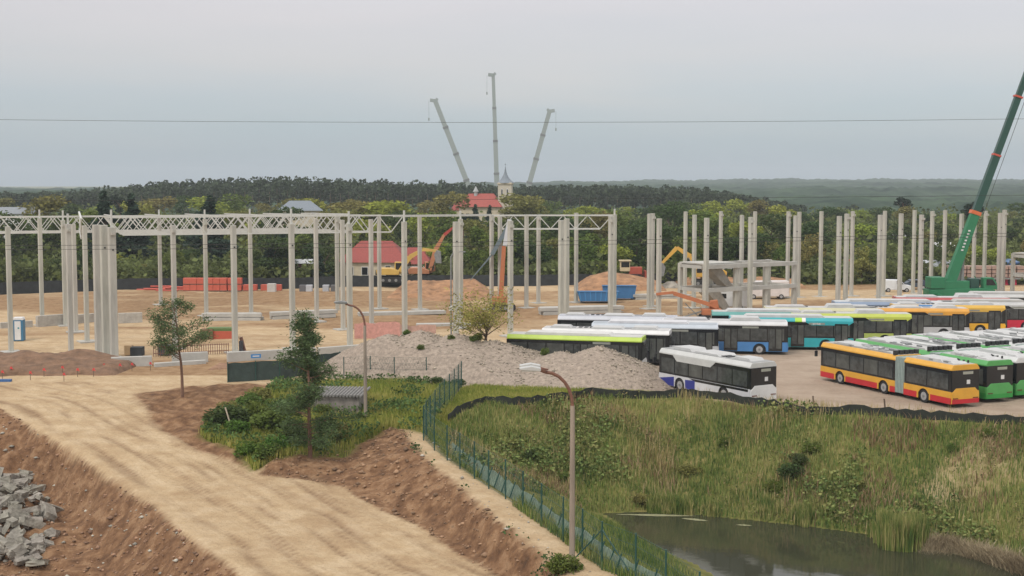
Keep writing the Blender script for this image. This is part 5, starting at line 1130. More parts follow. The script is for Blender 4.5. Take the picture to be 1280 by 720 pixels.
# ------------------------------------------------------------------ green mobile crane
CGm = paint((.018, .16, .07), .55); CGd = paint((.014, .06, .045), .45)
p = G(1197, 377); cg = thing('mobile_crane', 'green mobile crane with its dark telescopic boom rising out of the right edge', 'crane', (p.x, p.y, 0), R(0)); ox = p.x
MB().prism([(-4.3, .8), (4.6, .8), (4.6, 1.7), (3.4, 1.9), (-4.3, 1.7)], -1.3, 1.3).build('carrier', CGm, cg, bevel=.06)
for k in range(5):
    for s in (-1, 1): wo = MB().tube((-3.4 + k * 1.65, s * .85, .6), (-3.4 + k * 1.65, s * 1.25, .6), .6, n=16).build('wheel', rubber, cg); MB().tube((-3.4 + k * 1.65, s * 1.25, .6), (-3.4 + k * 1.65, s * 1.28, .6), .33, n=12).build('rim', CGm, wo)
cbn = MB().prism([(3.0, 1.9), (4.9, 1.7), (4.8, 2.6), (4.3, 3.3), (3.0, 3.3)], -1.2, 0).build('cab', CGm, cg, bevel=.05); MB().prism([(3.4, 2.3), (4.7, 2.3), (4.2, 3.1), (3.4, 3.1)], -1.23, .02).build('cab_glass', glass, cbn)
MB().box((-.5, 0, 2.3), (3.4, 2.3, 1.1)).build('turret', CGm, cg, bevel=.06); MB().box((-3.1, 0, 2.6), (1.9, 2.6, 1.5)).build('counterweight', CGm, cg, bevel=.06); MB().box((2.0, 0, 2.5), (1.2, 1.6, 1.3)).build('winch_housing', CGd, cg, bevel=.06)
for s in (-1, 1): MB().bar((-3.2, s * 1.3, 1.0), (-3.2, s * 3.1, 1.0), .35).bar((-3.2, s * 3.1, 1.0), (-3.2, s * 3.1, .05), .25).build('outrigger', CGm, cg)
b0 = Vector((-1.3, -.2, 2.4)); 
def bp_(px, py): q = P(px, py, p.y - .2); return Vector((q.x - ox, -.2, q.z))
k1 = bp_(1219, 266); k2 = bp_(1245.5, 194); k3 = bp_(1272.5, 121); k4 = k3 + (k3 - k2) * 1.6
MB().bar(b0, k1, 1.2, 1.35, 1.0, 1.1).build('boom_base_section', CGm, cg); MB().bar(k1, k2, .85, .95).build('boom_section', CGd, cg); MB().bar(k2, k3, .75, .82).build('boom_section', CGd, cg); MB().bar(k3, k4, .62, .7).build('boom_section', CGd, cg)
MB().bar(k1 - (k2 - k1) * .03, k1 + (k2 - k1) * .03, 1.15, 1.3).build('boom_collar', paint((.55, .13, .04), .5), cg)
for k_, q_ in ((k2, .012), (k3, .012)): MB().bar(k_ - (k2 - k1) * .015, k_ + (k2 - k1) * .015, 1.0, 1.05).build('boom_collar', paint((.45, .07, .04), .5), cg)
MB().bar(b0 + Vector((1.8, .1, -.2)), b0.lerp(k1, .55), .35).build('lift_cylinder', steelg, cg)
dd_ = (k1 - b0).normalized(); ml = MB()
for k in range(7): q_ = b0.lerp(k1, .48 + k * .045); ml.box((q_.x - .1, -.82, q_.z), (.3, .02, .2))
ml.build('boom_lettering', white, cg)
wr_ = MB(); 
off_ = Vector((.9, 0, -.3)); wr_.bar(k1.lerp(b0, .3) + off_ * 1.2, k4 + off_, .05).build('hoist_rope', wirem, cg)
MB().bar(bp_(1222, 352), bp_(1218, 345), .1).build('handrail', CGm, cg); MB().path([bp_(1213, 356), bp_(1216, 349), bp_(1221, 352), bp_(1225, 358)], [.05] * 4, 6).build('hose', CGd, cg)
# ------------------------------------------------------------------ three tall cranes beyond the forest
crm = mat('pale_crane_paint', (.30, .34, .33), .5, var=.1)
def farcrane(label, xt, yt, xb, yb, Y, w0, w1):
    top = P(xt, yt, Y); s = (xb - xt) / (yb - yt); base_ = P(xb + s * (258 - yb), 258, Y); base_.z = 4.0
    lean = (top.x - base_.x) / (top.z - base_.z)
    t_ = thing('mobile_crane', label, 'crane', (base_.x, Y, 0)); sg_ = -1 if lean < 0 else 1
    MB().prism([(-8, 1.2), (8, 1.2), (8, 2.6), (6, 3.4), (-8, 2.6)], -1.6, 1.6).build('carrier', crm, t_, bevel=.1); MB().box((-sg_ * 2, 0, 4.0), (7, 3, 2.4)).build('turret', crm, t_, bevel=.1)
    for k in range(7):
        for s_ in (-1, 1): MB().tube((-6.6 + k * 2.2, s_ * 1.1, .85), (-6.6 + k * 2.2, s_ * 1.6, .85), .85, n=12).build('wheel', rubber, t_)
    a = Vector((0, 0, 4.6)); b = Vector((top.x - base_.x, 0, top.z)); n = 4
    for k in range(n):
        q0, q1 = a.lerp(b, k / n), a.lerp(b, (k + 1) / n); w_ = w0 + (w1 - w0) * k / (n - 1); MB().bar(q0, q1, w_, w_).build('boom_section', crm, t_); 
        if k: MB().bar(q0 - (b - a).normalized() * .5, q0 + (b - a).normalized() * .5, w_ * 1.25).build('boom_collar', steelg, t_)
    MB().bar(b, b + Vector((sg_ * 2.4, 0, .3)), 1.8, 1.5).bar(b, b + Vector((-sg_ * 1.2, 0, 1.0)), 1.2).build('boom_head', crm, t_)
    MB().bar(b + Vector((sg_ * 3.0, 0, 0)), b + Vector((sg_ * 3.0, 0, -8)), .12).box(b + Vector((sg_ * 3.0, 0, -8.6)), (.7, .5, 1.3)).build('hook_block', crm, t_)
farcrane('pale telescopic crane boom leaning left, leftmost of the three above the forest', 544, 126, 584, 228, 645, 2.5, 2.1)
farcrane('tall pale upright telescopic crane boom beside the church spire', 616.5, 94, 621, 228, 655, 2.4, 1.6)
farcrane('pale telescopic crane boom leaning right, rightmost of the three above the forest', 687, 139, 662, 228, 648, 2.5, 2.0)
# orange mast lift with grey-blue jib between the columns
p = G(628, 388); t_ = thing('mast_lift', 'orange mast with a thin blue-grey folding jib, between the columns behind the yellowish tree', 'lift', (p.x, p.y, 0)); tracks(t_, 3.4, .45, 2.0); MB().box((0, 0, 1.3), (2.6, 1.8, .9)).build('chassis', OR, t_, bevel=.05)
MB().bar((-.2, 0, 1.5), (.2, 0, 8.1), .6, .6, .5, .5).build('mast', OR, t_); MB().bar((.3, 0, 8.1), (.9, 0, 11.4), .55, .6).build('upper_mast', offw, t_); JB = paint((.13, .17, .19), .5)
MB().bar((1.1, .3, 11.2), (-1.3, .3, 7.0), .5).build('jib', JB, t_); MB().bar((-1.3, .3, 7.0), (-4.0, .3, 3.8), .22, .22, .1, .1).build('jib_tip', JB, t_)
# ------------------------------------------------------------------ small site things
def crate(name, label, px, py, d, col, cat, rz=0, grp=None, zz=0):
    p = G(px, py); t_ = MB().box((0, 0, d[2] / 2 + zz), d).build(name, paint(col, .75), None, bevel=.03, loc=(p.x, p.y + d[1] / 2, 0)); t_.rotation_euler = (0, 0, rz); return tag(t_, label, cat, grp)
k_ = 0
for (xa, n, lv) in ((233, 3, 2), (262, 3, 2), (289, 2, 2), (308, 2, 1), (330, 3, 1)):
    for i in range(n):
        for j in range(lv):
            k_ += 1; t_ = crate('brick_pallet', f'red block pallet before the black fence, {"upper" if j else "lower"} layer, {nth(k_ if lv == 1 else (k_ + 1) // 2)} from left', xa + i * 8.6, 364, (.98, 1.0, .95), (.50, .11, .07), 'pallet', R(random.uniform(-3, 3)), 'red block pallets', zz=j * .98)
            MB().box((0, 0, .06 + j * .98), (1.0, 1.02, .1)).build('pallet_base', bark, t_)
for i in range(7):
    p = G(176 + i * 8, 363 + (i % 2)); o = MB().tube((-1.6, 0, .12), (1.6, 0, .12), .12, n=8).build('red_pipe', paint((.5, .1, .07), .6), None, loc=(p.x + 1, p.y + .3 * (i % 3), .22 * (i % 3))); tag(o, 'long red pipe lying in the loose stack left of the red pallets', 'pipe', 'red pipes on the ground')
p = G(24, 426); t_ = thing('portable_toilet', 'white and blue portable toilet beside the leftmost column', 'portable toilet', (p.x, p.y, 0), R(8))
MB().box((0, 0, 1.1), (1.05, 1.1, 2.1)).build('cabin', paint((.04, .16, .28), .5), t_, bevel=.03); MB().box((0, -.56, 1.1), (.6, .04, 1.9)).build('door', white, t_); MB().prism([(-.56, 2.15), (.56, 2.15), (.45, 2.4), (-.45, 2.4)], -.56, .56).build('roof', white, t_, bevel=.04); MB().box((.08, -.59, 1.35), (.16, .02, .16)).build('door_sign', paint((.05, .25, .3)), t_)
# blue skip with frames
p = G(748, 379); t_ = thing('blue_skip', 'bright blue waste skip with ribbed sides before the earth pile', 'skip', (p.x, p.y + 1, 0)); BL_ = paint((.04, .15, .33), .65)
MB().prism([(-2.4, .25), (2.4, .25), (2.8, 1.5), (-2.8, 1.5)], -1.1, 1.1).build('skip_body', BL_, t_); rb = MB()
for k in range(8): rb.bar((-2.3 + k * .65, -1.14, .3), (-2.55 + k * .73, -1.14, 1.5), .1)
rb.build('rib_frame', paint((.06, .26, .52), .6), t_); MB().box((0, -1.12, 1.52), (5.7, .12, .12)).build('rim_bar', BL_, t_)
t2 = thing('blue_skip', 'second blue skip standing behind, half hidden by a column', 'skip', (p.x + 3.2, p.y + 6, 0)); MB().prism([(-2.0, .2), (2.0, .2), (2.3, 1.9), (-2.3, 1.9)], -1, 1).build('skip_body', BL_, t2); MB().box((0, -1.05, 1.92), (4.7, .12, .12)).build('rim_bar', BL_, t2)
for i, (px, w_) in enumerate(((690, 5), (652, 2.5))): crate('blue_tarp', f'low blue covered stack beside the black fence, {"right of the single truss columns" if i == 0 else "smaller one farther left"}', px, 357, (w_, 1.2, .6), (.03, .12, .33), 'covered stack')
crate('rubbish_pile', 'white wrapped bundle at the end of the red pallets', 339, 366, (1.2, 1, 1.3), (.5, .48, .45), 'bundle')
for i, px in enumerate((378, 386, 407, 417)): crate('wrapped_pallet', f'small grey wrapped pallet in front of the black fence, {nth(i+1)} from the left', px, 365, (.9, 1, 1.0), [(.12, .12, .13), (.45, .47, .5), (.4, .42, .45), (.12, .12, .12)][i], 'pallet')
# green / red formwork stack
t_ = crate('formwork_stack', 'stack of reddish formwork panels with a green top between two columns on the sand', 272, 425, (3.0, 1.6, .9), (.42, .09, .05), 'stack'); MB().box((.2, 0, 1.05), (2.7, 1.5, .28)).build('green_panel', paint((.10, .16, .05), .8), t_)
MB().box((-1.1, -.4, .55), (1.3, 1.2, 1.1)).build('brown_crate', paint((.2, .11, .06), .8), t_)
for i, (px, py, d, c, lab) in enumerate([(170, 445, (1.1, 1, .8), (.03, .035, .04), 'small black generator box behind the left foundation beam'), (205, 444, (1.2, 1, .9), (.03, .04, .05), 'dark machine box right of the black generator'), (160, 444, (.7, .6, .9), (.35, .24, .13), 'brown wooden crate left of the black generator box'), (301, 441, (.35, .4, 1.1), (.03, .03, .035), 'black upright canister beside a front row column')]): crate('machine_box' if i != 2 else 'wooden_crate', lab, px, py, d, c, 'box')
o = MB().box((0, 0, .7), (.25, .4, 1.5)).build('leaning_plank', rust, None, loc=(*G(306, 440).xy, 0)); o.rotation_euler = (0, R(-14), 0); tag(o, 'short rusty plank leaning beside the black canister', 'plank')
rbm = MB(); a = G(190, 447); b = G(284, 443)
for k in range(34): q = a.lerp(b, k / 33); rbm.bar((q.x, q.y + .6, 0), (q.x, q.y + .6, 1.0), .05)
for z in (.3, .9): rbm.bar((a.x, a.y + .6, z), (b.x, b.y + .6, z), .06)
tag(rbm.build('rebar_cage', rust), 'long rusty rebar cage standing behind the left foundation beams', 'rebar cage')
# marker stakes with red ribbons
i = 0
for (px, py) in [(3, 471), (14, 466), (55, 468), (78, 465), (97, 468), (58, 458), (117, 468), (38, 472), (97, 458), (130, 462), (150, 462), (165, 461), (188, 460), (80, 474)]:
    i += 1; p = onground(px, py + 3, 0); t_ = thing('marker_stake', f'thin stake with a red ribbon on the dirt bank, {nth(i)} in the line', 'stake', p, 0, 'red marker stakes'); t_.scale = (.75, .75, .7); MB().box((0, 0, .45), (.05, .05, 1.2)).build('stake', bark, t_); MB().prism([(-.12, .7), (.02, .8), (.24, .66), (.10, .9), (.15, 1.05), (-.03, .98), (-.09, 1.02), (-.07, .88)], -.04, .04).build('ribbon', paint((.6, .05, .05), .7), t_)
p = onground(2, 477, 0); tag(MB().box((0, 0, .1), (1.6, .3, .2)).build('blue_plank', paint((.04, .12, .3)), None, loc=p), 'blue plank lying on the sand at the left edge', 'plank')
p = onground(292, 541, -.5); o = MB().tube((0, 0, -.1), (-.5, -.1, 1.7), .05, n=6).build('dead_branch', paint((.5, .42, .33), .9), None, loc=p); tag(o, 'bleached dead branch sticking out of the weedy bank', 'branch')
# scrap heap around the orange lift
sm = MB(); rs = random.Random(9)
for k in range(60): x, y_ = rs.uniform(-4.5, 4.5), rs.uniform(-1, 2); sm.bar((x, y_, rs.uniform(.05, .5)), (x + rs.uniform(-1.2, 1.2), y_ + rs.uniform(-.5, .5), rs.uniform(.05, .9)), rs.uniform(.04, .12))
p = G(815, 402); tag(sm.build('scrap_heap', mat('scrap', (.33, .27, .22), .8, island=.6), None, loc=(p.x, p.y + 1, 0)), 'messy heap of planks and bars on the ground left of the orange lift', 'scrap heap')

# ------------------------------------------------------------------ near trees
def near_tree(name, label, cat, px, py, g0, h, limbs, leaf, brk, ls, lean=0, seed=1, asp=.25, crown_lo=.25, tuft_n=60, tr=.1, spread=1.0, z=None):
    r = random.Random(seed); q = onground(px, py, g0)
    if z is not None: q.z = z
    t_ = thing(name, label, cat, q); m = MB(); trunk = [(0, 0, -.3)]; 
    for k in range(1, 9): trunk.append((lean * (k / 8) ** 2 + r.uniform(-.04, .04), r.uniform(-.04, .04), h * .97 * k / 8))
    m.path(trunk, [tr * (1 - .88 * k / 8) for k in range(9)], 8); m.build('trunk', brk, t_)
    br = MB(); C = []; S = []; rn = np.random.default_rng(seed)
    for (a, z0, L, rise) in limbs:
        k = z0 / h * 8; i = min(7, int(k)); b0 = Vector(trunk[i + 0]).lerp(Vector(trunk[i + 1]), k - i) if i else Vector((0, 0, z0)); d = Vector((math.cos(a), math.sin(a), rise)).normalized(); prev = b0
        for s in range(1, 5):
            cur = prev + (d + Vector((r.uniform(-.25, .25), r.uniform(-.25, .25), r.uniform(-.05, .2)))) * L / 4; br.tube(prev, cur, tr * .35 * (1.15 - s / 4.2), tr * .35 * (1.05 - s / 4.2) + .004, 5, False)
            if s >= 2:
                for _ in range(3):
                    tip = cur + Vector((r.gauss(0, 1), r.gauss(0, 1), r.gauss(.3, .6))).normalized() * r.uniform(.15, .5) * L * .3; br.tube(cur, tip, .012, .005, 4, False)
                    n_ = int(tuft_n * r.uniform(.5, 1.3)); C.append(rn.normal(size=(n_, 3)) * np.array([.2, .2, .14]) * spread + np.array(tip)); S.append(rn.uniform(.6, 1.3, n_) * ls)
            prev = cur
    br.build('branches', brk, t_); C = np.concatenate(C); V, Fq = quads(C, np.concatenate(S), seed, .4, asp); mesh_np('crown', V, Fq, leaf, t_); return t_
r = random.Random(12)
limbs = [(r.uniform(0, 6.3), z, L, ri) for z, L, ri in [(3.0, 1.9, .9), (3.2, 2.4, .5), (3.4, 2.2, .6), (3.7, 2.6, .35), (3.9, 2.3, .5), (4.2, 2.5, .3), (4.4, 2.1, .4), (4.7, 2.4, .3), (5.0, 2.1, .35), (5.3, 1.9, .4), (5.6, 1.9, .4), (5.9, 1.5, .6), (6.2, 1.3, .6), (6.5, 1.1, .8), (6.8, .8, 1), (4.0, 2.4, .35), (5.1, 2.0, .3), (3.6, 2.5, .3)]]
near_tree('pine_tree', 'young spreading pine with a bare trunk standing on the sand left of centre', 'tree', 228, 499, 0, 7.6, limbs, L_npine, barkp, .105, -.6, 5, .3, tuft_n=46, tr=.13, spread=1.3)
limbs = []
for k in range(38):
    z = 1.1 + 7.8 * (k / 37); L = max(.4, 2.5 * (1 - (z / 9.6) ** 1.5)) * r.uniform(.6, 1.15); limbs.append((r.uniform(0, 6.3), z, L, r.uniform(-.1, .55)))
near_tree('pine_tree', 'tall ragged young pine with dense lower branches on the weedy bank', 'tree', 388, 572, -1, 9.4, limbs, L_npine, barkp, .115, -.25, 8, .28, tuft_n=46, tr=.14, spread=1.3)
limbs = [(r.uniform(0, 6.3), r.uniform(.4, 2.6), r.uniform(2.4, 3.8), r.uniform(.25, 1.0)) for k in range(22)]
q = P(606, 428, 112.4); near_tree('willow_tree', 'sparse yellowish-green tree growing on top of the gravel pile', 'tree', 606, 452, 2, 4.2, limbs, L_willow, bark, .13, .9, 15, .35, tuft_n=19, tr=.14, spread=2.3, z=q.z - .5).location = (q.x, 113.2, q.z - .7)
# a second stem leaning right
# ------------------------------------------------------------------ shrubs on the banks
sh = [(330, 575, 'green', .7), (312, 572, 'bright', .9), (340, 565, 'bright', .9), (300, 545, 'dark', 1.0), (322, 535, 'green', 1.1), (345, 540, 'dark', 1.1), (285, 535, 'dark', .9), (262, 530, 'olive', .6), (365, 556, 'dark', 1.0), (378, 540, 'olive', .9), (405, 545, 'dark', 1.0), (420, 552, 'olive', .9), (432, 540, 'olive', .8), (400, 520, 'green', .9), (350, 515, 'green', 1.0), (330, 505, 'olive', .9), (310, 512, 'green', .8), (375, 508, 'dark', .9), (448, 530, 'dark', .7), (470, 518, 'olive', .6), (440, 512, 'olive', .6), (395, 560, 'green', .8), (480, 512, 'olive', .6), (556, 487, 'dark', 1.0), (545, 484, 'dark', .8), (485, 484, 'olive', .6), (570, 485, 'dark', .7), (410, 500, 'olive', .5), (290, 515, 'olive', .6), (500, 505, 'olive', .5),
      (700, 600, 'green', .35), (700, 715, 'green', .45), (712, 712, 'bright', .35)]
sh = [(a_, b_, ['olive', 'green', 'olive', 'bright'][i_ % 4] if k_ == 'dark' and a_ < 600 and i_ % 2 else k_, s_ * (.85 if a_ < 350 else .55 if a_ < 600 else 1)) for i_, (a_, b_, k_, s_) in enumerate(sh)]
sh += [(800, 628, 'olive', .42), (985, 598, 'dark', .5), (1000, 582, 'dark', .42), (968, 615, 'green', .45), (1012, 565, 'green', .4), (640, 560, 'olive', .4), (665, 575, 'dark', .38), (1075, 612, 'olive', .4), (905, 560, 'green', .36), (860, 590, 'olive', .38), (1190, 565, 'green', .35), (1235, 548, 'green', .38)]
sh.sort(key=lambda q: q[0]); cn = {}
for (px, py, kd, s) in sh:
    side = 'weedy bank' if px < 600 else 'pond slope'; key = (kd, side); cn[key] = cn.get(key, 0) + 1
    q = onground(px, py, -.5 if px < 600 else -2); 
    place(shr[kd], (q.x, q.y, q.z - .15), r.uniform(0, 6), (s * r.uniform(.9, 1.7), s * r.uniform(.9, 1.5), s), f'{ {"green": "mid green", "dark": "dark green", "olive": "olive", "bright": "fresh green"}[kd]} shrub on the {side}, {nth(cn[key])} such from the left', 'low shrubs on the banks')
for (px, py, s) in [(598, 428, .35), (592, 436, .3), (565, 438, .25), (525, 452, .25), (680, 449, .35), (508, 424, .3), (540, 484, .3)]:
    q = P(px, py, 110); yy = 110 + (447 - py) * .12; xq = P(px, py, yy).x; place(shr['green'], (xq, yy, float(surf(GP, np.array([xq]), np.array([yy]))[0]) - .1), r.uniform(0, 6), (s, s, s), f'small weed tuft growing on the gravel pile, {nth([598,592,565,525,680,508,540].index(px)+1)} of seven', 'weed tufts on the gravel pile')
# ------------------------------------------------------------------ grass and reeds
def blades(name, X, Y, hgt, wid, m, label, lean=.35, Z=None):
    n = len(X); r_ = np.random.default_rng(n); a = r_.uniform(0, 6.3, n); Z = H(X, Y) if Z is None else Z; ln = r_.uniform(.1, 1, n) * lean * hgt; la = r_.uniform(0, 6.3, n)
    ca, sa = np.cos(a) * wid / 2, np.sin(a) * wid / 2; bx, by = np.cos(la) * ln, np.sin(la) * ln
    V = np.stack([np.stack([X - ca, Y - sa, Z - .04], 1), np.stack([X + ca, Y + sa, Z - .04], 1), np.stack([X + ca * .7 + bx * .35, Y + sa * .7 + by * .35, Z + hgt * .6], 1), np.stack([X - ca * .7 + bx * .35, Y - sa * .7 + by * .35, Z + hgt * .6], 1), np.stack([X + bx, Y + by, Z + hgt], 1)], 1).reshape(-1, 3)
    b = (np.arange(n) * 5)[:, None]; T = np.concatenate([b + [0, 1, 2], b + [0, 2, 3], b + [3, 2, 4]], 0)
    o = mesh_np(name, V, T, m, k=3); tag(o, label, None, None, 'stuff'); return o
def gm_(n, c1, c2, c3, sc=.35):
    m = mat(n, c1, .85, spec=.15); t = m.node_tree; B = t.nodes['Principled BSDF']; g = t.nodes.new('ShaderNodeNewGeometry'); nn = t.nodes.new('ShaderNodeTexNoise'); nn.inputs['Scale'].default_value = sc; nn.inputs['Detail'].default_value = 5; t.links.new(g.outputs['Position'], nn.inputs[0])
    a = t.nodes.new('ShaderNodeMath'); a.operation = 'MULTIPLY_ADD'; t.links.new(g.outputs['Random Per Island'], a.inputs[0]); a.inputs[1].default_value = .45; t.links.new(nn.outputs['Fac'], a.inputs[2]); cr = t.nodes.new('ShaderNodeValToRGB'); e = cr.color_ramp.elements
    e[0].position = .45; e[0].color = (*c1, 1); e[1].position = .95; e[1].color = (*c3, 1); k = e.new(.68); k.color = (*c2, 1); t.links.new(a.outputs[0], cr.inputs[0]); t.links.new(cr.outputs[0], B.inputs['Base Color']); return m
def scat(poly_, n, dens=None, seed=1):
    X, Y = scatter_pts(poly_, n)
    if dens is not None: k = rng.random(len(X)) < dens(X, Y); X, Y = X[k], Y[k]
    return X, Y
slope_only = poly([(562, 522, .1), (607, 507, .2), (640, 508, .2), (740, 498, .2), (865, 499, .2), (960, 509, .2), (1060, 519, .2), (1280, 533, .2), (1500, 551, .2)]) + [tuple(G(1500, 780, -5.0).xy)] + poly([(1280, 708, -5.0), (1229, 688, -5.0), (1186, 677, -5.0), (1110, 670, -5.0), (1064, 663, -5.0), (1021, 657, -5.0), (934, 648, -5.0), (869, 642, -5.0), (805, 637, -5.0), (753, 640, -5.0), (720, 640, -4), (680, 625, -2.8), (640, 610, -1.2), (593, 594, 0), (560, 566, 0)])
bare = lambda X, Y: np.clip(.25 + (fbm(X, Y, 3.5, 4, 301) + .28) * 2.2, .08, 1) * (1 - .5 * soft(X, Y, pale1_p, 1.6, 9))
G1 = gm_('slope_grass', (.055, .10, .026), (.14, .20, .045), (.33, .31, .12), .2); G2 = gm_('dry_grass', (.20, .19, .06), (.33, .27, .11), (.46, .36, .2)); G3 = gm_('fresh_grass', (.13, .18, .03), (.24, .27, .05), (.36, .33, .10)); G4 = gm_('reed_green', (.06, .11, .026), (.14, .19, .045), (.36, .32, .13), .9)
X, Y = scat(slope_only, 190000, bare); blades('slope_grass', X, Y, rng.uniform(.15, .55, len(X)), .05, G1, 'mixed weeds and grass covering the pond slope')
X, Y = scat(slope_only, 120000, lambda X, Y: np.clip((fbm(X, Y, 1.7, 4, 309) + .03) * 6, 0, 1) * (.25 + .75 * np.clip(fbm(X, Y, 9, 2, 312) * 5 + .5, 0, 1))); C = np.stack([X, Y, H(X, Y) + rng.uniform(.1, .62, len(X))], 1); V, Fq = quads(C, rng.uniform(.04, .10, len(X)), 47, .9, .55); tag(mesh_np('low_weeds', V, Fq, gm_('low_weeds', (.055, .08, .026), (.12, .135, .045), (.24, .19, .09), .5)), 'mixed low weeds woven through the grass of the pond slope', None, None, 'stuff')
X, Y = scat(slope_only, 80000, lambda X, Y: np.clip((fbm(X, Y, 3.2, 4, 302) - .05) * 6, 0, 1) * (.35 + .65 * (Y > 92)) * (.25 + .75 * (X < 22))); blades('dry_grass', X, Y, rng.uniform(.5, 1.15, len(X)), .04, G2, 'tall straw coloured grass in patches on the pond slope', .3)
# broad leaved weeds on the slope
X, Y = scat(slope_only, 60000, lambda X, Y: np.clip((fbm(X, Y, 2.6, 3, 305) - .05) * 8, 0, 1)); blades('withered_weeds', X, Y, rng.uniform(.2, .8, len(X)), .06, gm_('withered_weeds', (.13, .075, .04), (.22, .14, .08), (.34, .25, .15)), 'reddish brown withered weeds in patches on the pond slope', .6)
X, Y = scat(slope_only, 110000, lambda X, Y: np.clip((fbm(X, Y, 5.0, 4, 303) - .03) * 9, 0, 1)); C = np.stack([X, Y, H(X, Y) + rng.uniform(.05, .75, len(X))], 1); V, Fq = quads(C, rng.uniform(.06, .16, len(X)), 44, .8, .7); tag(mesh_np('leafy_weeds', V, Fq, gm_('leafy_weeds', (.07, .11, .035), (.13, .18, .05), (.22, .22, .08))), 'low dark leafy weeds in patches on the pond slope', None, None, 'stuff')
plateau = poly([(535, 545, 0), (555, 516, .1), (578, 487, .2), (600, 482, .2), (700, 486, .2), (810, 494, .1), (830, 496, .2), (740, 496, .2), (650, 505, .2), (600, 507, .2), (565, 518, .1), (560, 566, 0)])
X, Y = scat(plateau, 130000); blades('short_grass', X, Y, rng.uniform(.12, .42, len(X)), .05, G3, 'short yellowish green grass between the fence and the silt fence')
X, Y = scat(vegm_p, 150000, lambda X, Y: np.clip(.5 + fbm(X, Y, 3, 3, 310) * 2.5, .1, 1)); blades('bank_grass', X, Y, rng.uniform(.15, .65, len(X)), .05, G3, 'yellow green grass and weeds over the bank left of the green fence')
X, Y = scat(vegm_p, 30000, lambda X, Y: np.clip(fbm(X, Y, 2.5, 3, 311) * 5, 0, 1)); C = np.stack([X, Y, H(X, Y) + rng.uniform(.05, .8, len(X))], 1); V, Fq = quads(C, rng.uniform(.07, .15, len(X)), 45, .8, .7); tag(mesh_np('leafy_weeds', V, Fq, leafm('bank_weeds', (.10, .145, .045), .5, .4, .6)), 'leafy weeds over the bank left of the green fence', None, None, 'stuff')
def band(lst, z, w_, n, far_=True):
    q = [G(a, b, z) for a, b in lst]; L = [(q[i + 1] - q[i]).length for i in range(len(q) - 1)]; P_ = np.array(L) / sum(L); idx = rng.choice(len(L), n, p=P_); t = rng.random(n); A_ = np.array([tuple(v.xy) for v in q]); XY = A_[idx] * (1 - t)[:, None] + A_[idx + 1] * t[:, None]; return XY[:, 0] + rng.normal(0, .2, n), XY[:, 1] + rng.uniform(-.1, 1, n) * w_
X, Y = band([(880, 645), (934, 651), (1021, 660), (1064, 667), (1110, 674), (1150, 681)], -5.1, 1.9, 17000); fb = fbm(X, Y, 2.4, 3, 401); k = fb > -.06 + rng.random(len(X)) * .12; X, Y, fb = X[k], Y[k], fb[k]; blades('reeds', X, Y, rng.uniform(.5, 1.2, len(X)) * (.8 + 2.6 * np.clip(fb, 0, .4)), .05, G4, 'green reeds standing along the far shore of the pond', .2)
X, Y = band([(1108, 679), (1115, 688), (1135, 690), (1155, 683)], -5.1, 1.2, 5000); blades('reeds', X, Y, rng.uniform(.9, 2.2, len(X)), .05, G4, 'reed clump growing out of the water at the right part of the shore', .2, Z=np.full(len(X), -5.15))
X, Y = band([(800, 641), (869, 644), (934, 651)], -5.1, 1.0, 3500); k = fbm(X, Y, 2.0, 2, 402) > .05; blades('reeds', X[k], Y[k], rng.uniform(.4, 1.4, k.sum()), .05, G4, 'scattered shorter reeds on the left half of the far shore', .3)
X, Y = band([(1160, 678), (1190, 676), (1229, 685), (1280, 702), (1340, 722)], -4.4, 1.8, 16000); blades('dead_grass', X, Y, rng.uniform(.4, 1.1, len(X)), .05, gm_('dead_grass', (.12, .09, .055), (.24, .19, .12), (.38, .32, .21)), 'matted grey-brown dead grass hanging over the shore at the right', .9)
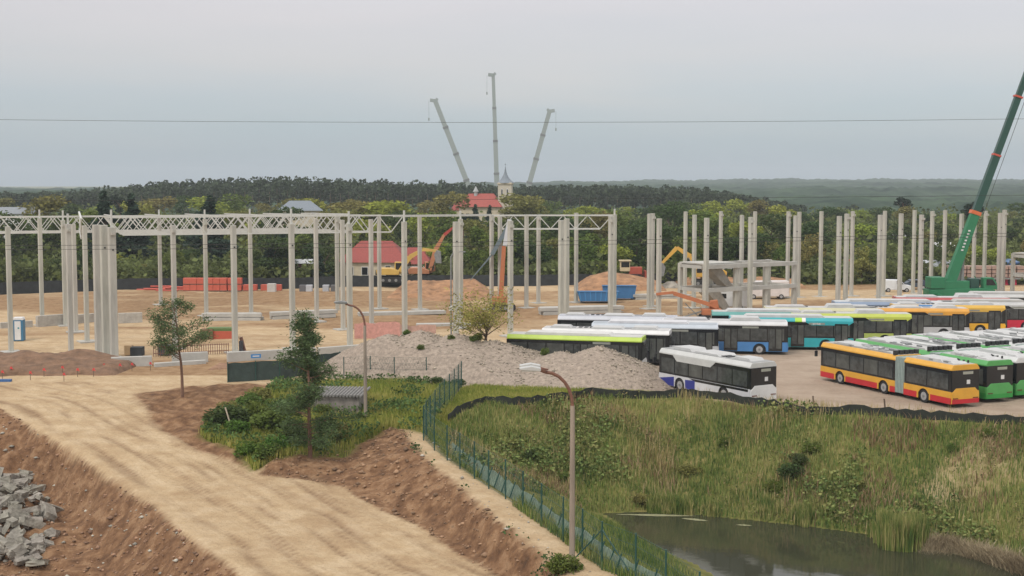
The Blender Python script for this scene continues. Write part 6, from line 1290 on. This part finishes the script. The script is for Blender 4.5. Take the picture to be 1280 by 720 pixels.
# near side weeds by the fence foot
nearw = poly([(752, 660, -4.4), (800, 685, -4.2), (840, 705, -4.1), (880, 735, -3.9), (900, 780, -2), (874, 772, -.3), (832, 748, 0), (752, 712, 0), (677, 658, 0), (640, 632, 0), (700, 636, -3)])
X, Y = scat(nearw, 60000, lambda X, Y: np.clip(.6 + fbm(X, Y, 2, 3, 320) * 2, .1, 1)); blades('bank_grass', X, Y, rng.uniform(.2, .7, len(X)), .04, G1, 'grass between the green fence and the near pond shore')
edge_ = poly([(500, 538, 0), (512, 540, 0), (530, 565, 0), (560, 590, 0), (610, 632, 0), (650, 668, 0), (720, 715, 0), (690, 720, 0), (640, 676, 0), (600, 640, 0), (560, 604, 0), (522, 572, 0)])
X, Y = scat(edge_, 22000, lambda X, Y: np.clip(fbm(X, Y, 1.5, 3, 330) * 7, 0, 1) * rng.random(len(X)) ** .5); C = np.stack([X, Y, H(X, Y) + rng.uniform(.02, .3, len(X))], 1); V, Fq = quads(C, rng.uniform(.05, .11, len(X)), 46, .8, .7); tag(mesh_np('leafy_weeds', V, Fq, leafm('edge_weeds', (.07, .11, .035), .4, .3, 1)), 'small green weeds along the crest of the cut bank', None, None, 'stuff')
yard_edge = poly([(830, 496, .2), (960, 507, .2), (1060, 517, .2), (1280, 531, .2), (1400, 541, .2), (1400, 534, .1), (1280, 524, .1), (1060, 510, .1), (960, 500, .1), (870, 491, .1)])
X, Y = scat(yard_edge, 9000, lambda X, Y: np.clip(fbm(X, Y, 2.6, 2, 340) * 7, 0, 1)); blades('dry_grass', X, Y, rng.uniform(.2, .8, len(X)), .035, G2, 'dry weeds along the yard side of the silt fence', .5)
# algae lines on the water
for i, ((a, b), (c_, d), w_) in enumerate([((852, 648), (885, 651), .35), ((920, 656), (940, 657), .2), ((770, 643), (870, 645), .3), ((1190, 692), (1222, 695), .3), ((1088, 667), (1108, 668), .2)]):
    q0, q1 = G(a, b, -5.09), G(c_, d, -5.09); m = MB(); n = 14; up_, lo_ = [], []
    for k in range(n + 1):
        q = q0.lerp(q1, k / n); ww = w_ * math.sin(math.pi * k / n) * random.uniform(.4, 1) + .02; up_.append((q.x, q.y + ww, -5.085)); lo_.append((q.x, q.y - ww, -5.085))
    m.add(up_ + lo_[::-1], [tuple(range(2 * n + 2))]); o = m.build('algae', mat('algae', (.22, .22, .12), .9, var=.4, scale=6)); tag(o, 'thin floating algae line on the pond', None, None, 'stuff')
# leftover prototypes never placed
for L_ in protos.values():
    for p_ in L_:
        if p_.name not in used_proto:
            for k in list(p_.children): bpy.data.objects.remove(k)
            bpy.data.objects.remove(p_)

for o in bpy.data.objects:
    if 'label' in o and len(str(o['label']).split()) > 16: print('LONG', o.name, o['label'])
